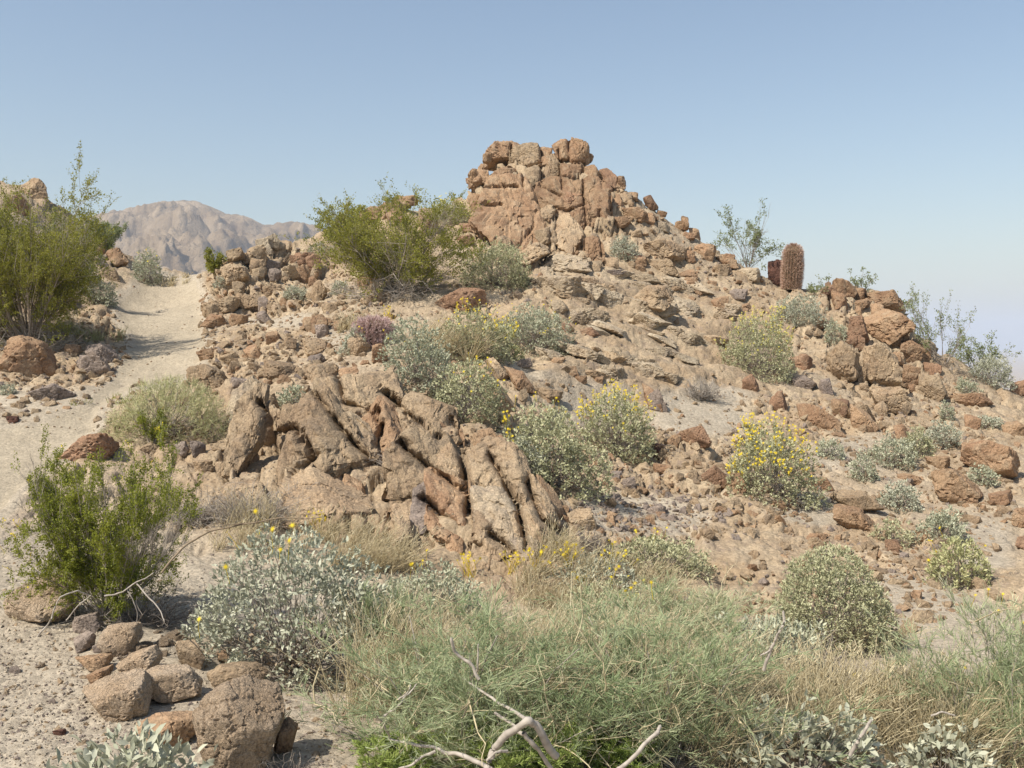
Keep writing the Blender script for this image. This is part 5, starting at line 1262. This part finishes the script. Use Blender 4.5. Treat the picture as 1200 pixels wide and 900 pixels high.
deadwood('pale stub among the straw at the bottom right', [
    ([P(998,885,3.5), P(1008,862,3.5), P(1022,845,3.5)], .010, .008)], 20)
deadwood('pale twig lying on soil beside the small feathery shrub', [
    ([P(1090,840,3.8), P(1105,834,3.8), P(1120,838,3.8)], .006, .004)], 22)
deadwood('thin bare branch reaching right over the large silver brittlebush', [
    ([P(190,672,4.7), P(215,640,4.75), P(245,622,4.8), P(285,612,4.85), P(340,608,4.9), P(378,606,4.95)], .008, .003), ([P(285,612,4.85), P(262,615,4.8), P(245,600,4.8)], .004, .002)], 24, 'brownleaf')
deadwood('whitish bare branches trailing over the rocks under the bright creosote', [
    ([P(45,745,4.5), P(60,725,4.5), P(70,700,4.5), P(90,690,4.55), P(110,700,4.6)], .006, .004), ([P(75,728,4.5), P(100,705,4.5), P(108,698,4.5)], .004, .003),
    ([P(125,700,4.6), P(145,693,4.6), P(165,680,4.6), P(180,672,4.62)], .006, .003), ([P(160,683,4.6), P(180,705,4.55), P(192,728,4.5)], .005, .003), ([P(150,690,4.6), P(158,712,4.6), P(160,730,4.6)], .004, .002)], 27)
# ------------------------------------------------------------------ labels of the single rocks
LM = [(280,840,'the largest coarse foreground boulder'),(110,690,'the flat-topped boulder'),(140,775,'the foreground rock pile'),(330,700,'the very large silver brittlebush'),(640,230,'the castle-like summit outcrop'),(745,300,'the little white-leaved brittlebush'),(930,300,'the tall barrel cactus'),(878,280,'the airy skyline creosote'),(1045,390,'the rusty layered outcrop'),
 (888,405,'the yellow-veiled brittlebush'),(908,535,'the yellow-crowned round brittlebush'),(650,525,'the broad pale brittlebush'),(722,495,'the yellow-topped brittlebush'),(490,410,'the dense grey-green brittlebush'),
 (543,460,'the dark olive bush'),(624,383,'the rounded pale brittlebush'),(552,390,'the yellow-dotted brittlebush'),(435,390,'the small pink barrel cactus'),(465,290,'the big slope creosote'),(578,305,'the olive grey bush'),
 (343,462,'the small blue-grey brittlebush'),(310,320,'the jagged ridge outcrop'),(187,477,'the yellow-green stiff dome'),(470,560,'the fissured tan outcrop'),(120,610,'the bright green creosote'),(35,300,'the large trailside creosote'),
 (170,310,'the upright trail-bend brittlebush'),(112,343,'the dark bush by the trail'),(1128,655,'the yellow-green sandy dome'),(1058,578,'the neat round silvery brittlebush'),(1045,527,'the leaning silvery brittlebush'),
 (1162,435,'the pale skyline brittlebush'),(980,690,'the large grey-green dome'),(820,455,'the pale dead shrub'),(740,370,'the pale ledged slab'),(346,340,'the low silver cushion'),(235,380,'the upper trail edge'),(1110,480,'the tiny upper-slope brittlebush'),
 (32,425,'the large rust boulder by the trail'),(935,360,'the flat silvery cushion')]
TW = {'orange': 'rust-tan', 'tan': 'tan', 'grey': 'grey', 'red': 'reddish-brown', 'pale': 'pale buff', 'dark': 'dark brown', 'coarse': 'grainy'}
ORD = ['nearest', 'second', 'third', 'fourth', 'fifth', 'sixth', 'seventh', 'eighth', 'ninth', 'tenth', 'eleventh', 'twelfth', 'thirteenth', 'fourteenth', 'fifteenth', 'sixteenth']
rec = {}
for (o, tone, px, py, s) in ROCKREC:
    d = [(math.hypot(px - a, py - b), a, b, t) for a, b, t in LM]; dist, a, b, t = min(d)
    dx, dy = px - a, py - b
    rel = ('right of' if dx > 0 else 'left of') if abs(dx) > abs(dy) else ('below' if dy > 0 else 'above')
    size = 'large' if s > .6 else 'medium' if s > .35 else 'small' if s > .2 else 'little'
    kind = 'boulder' if s > .35 else 'rock'
    o['category'] = kind; o.name = kind
    rec.setdefault(f'{size} {TW[tone]} {kind} {rel} {t}', []).append((dist, o))
for lb, lst in rec.items():
    lst.sort(key=lambda q: q[0])
    for k, (d_, o) in enumerate(lst):
        o['label'] = lb if len(lst) == 1 else lb + (', the nearest to it' if k == 0 else f', {ORD[min(k, 15)]} nearest to it')
        o['group'] = 'loose rocks on the hillside'
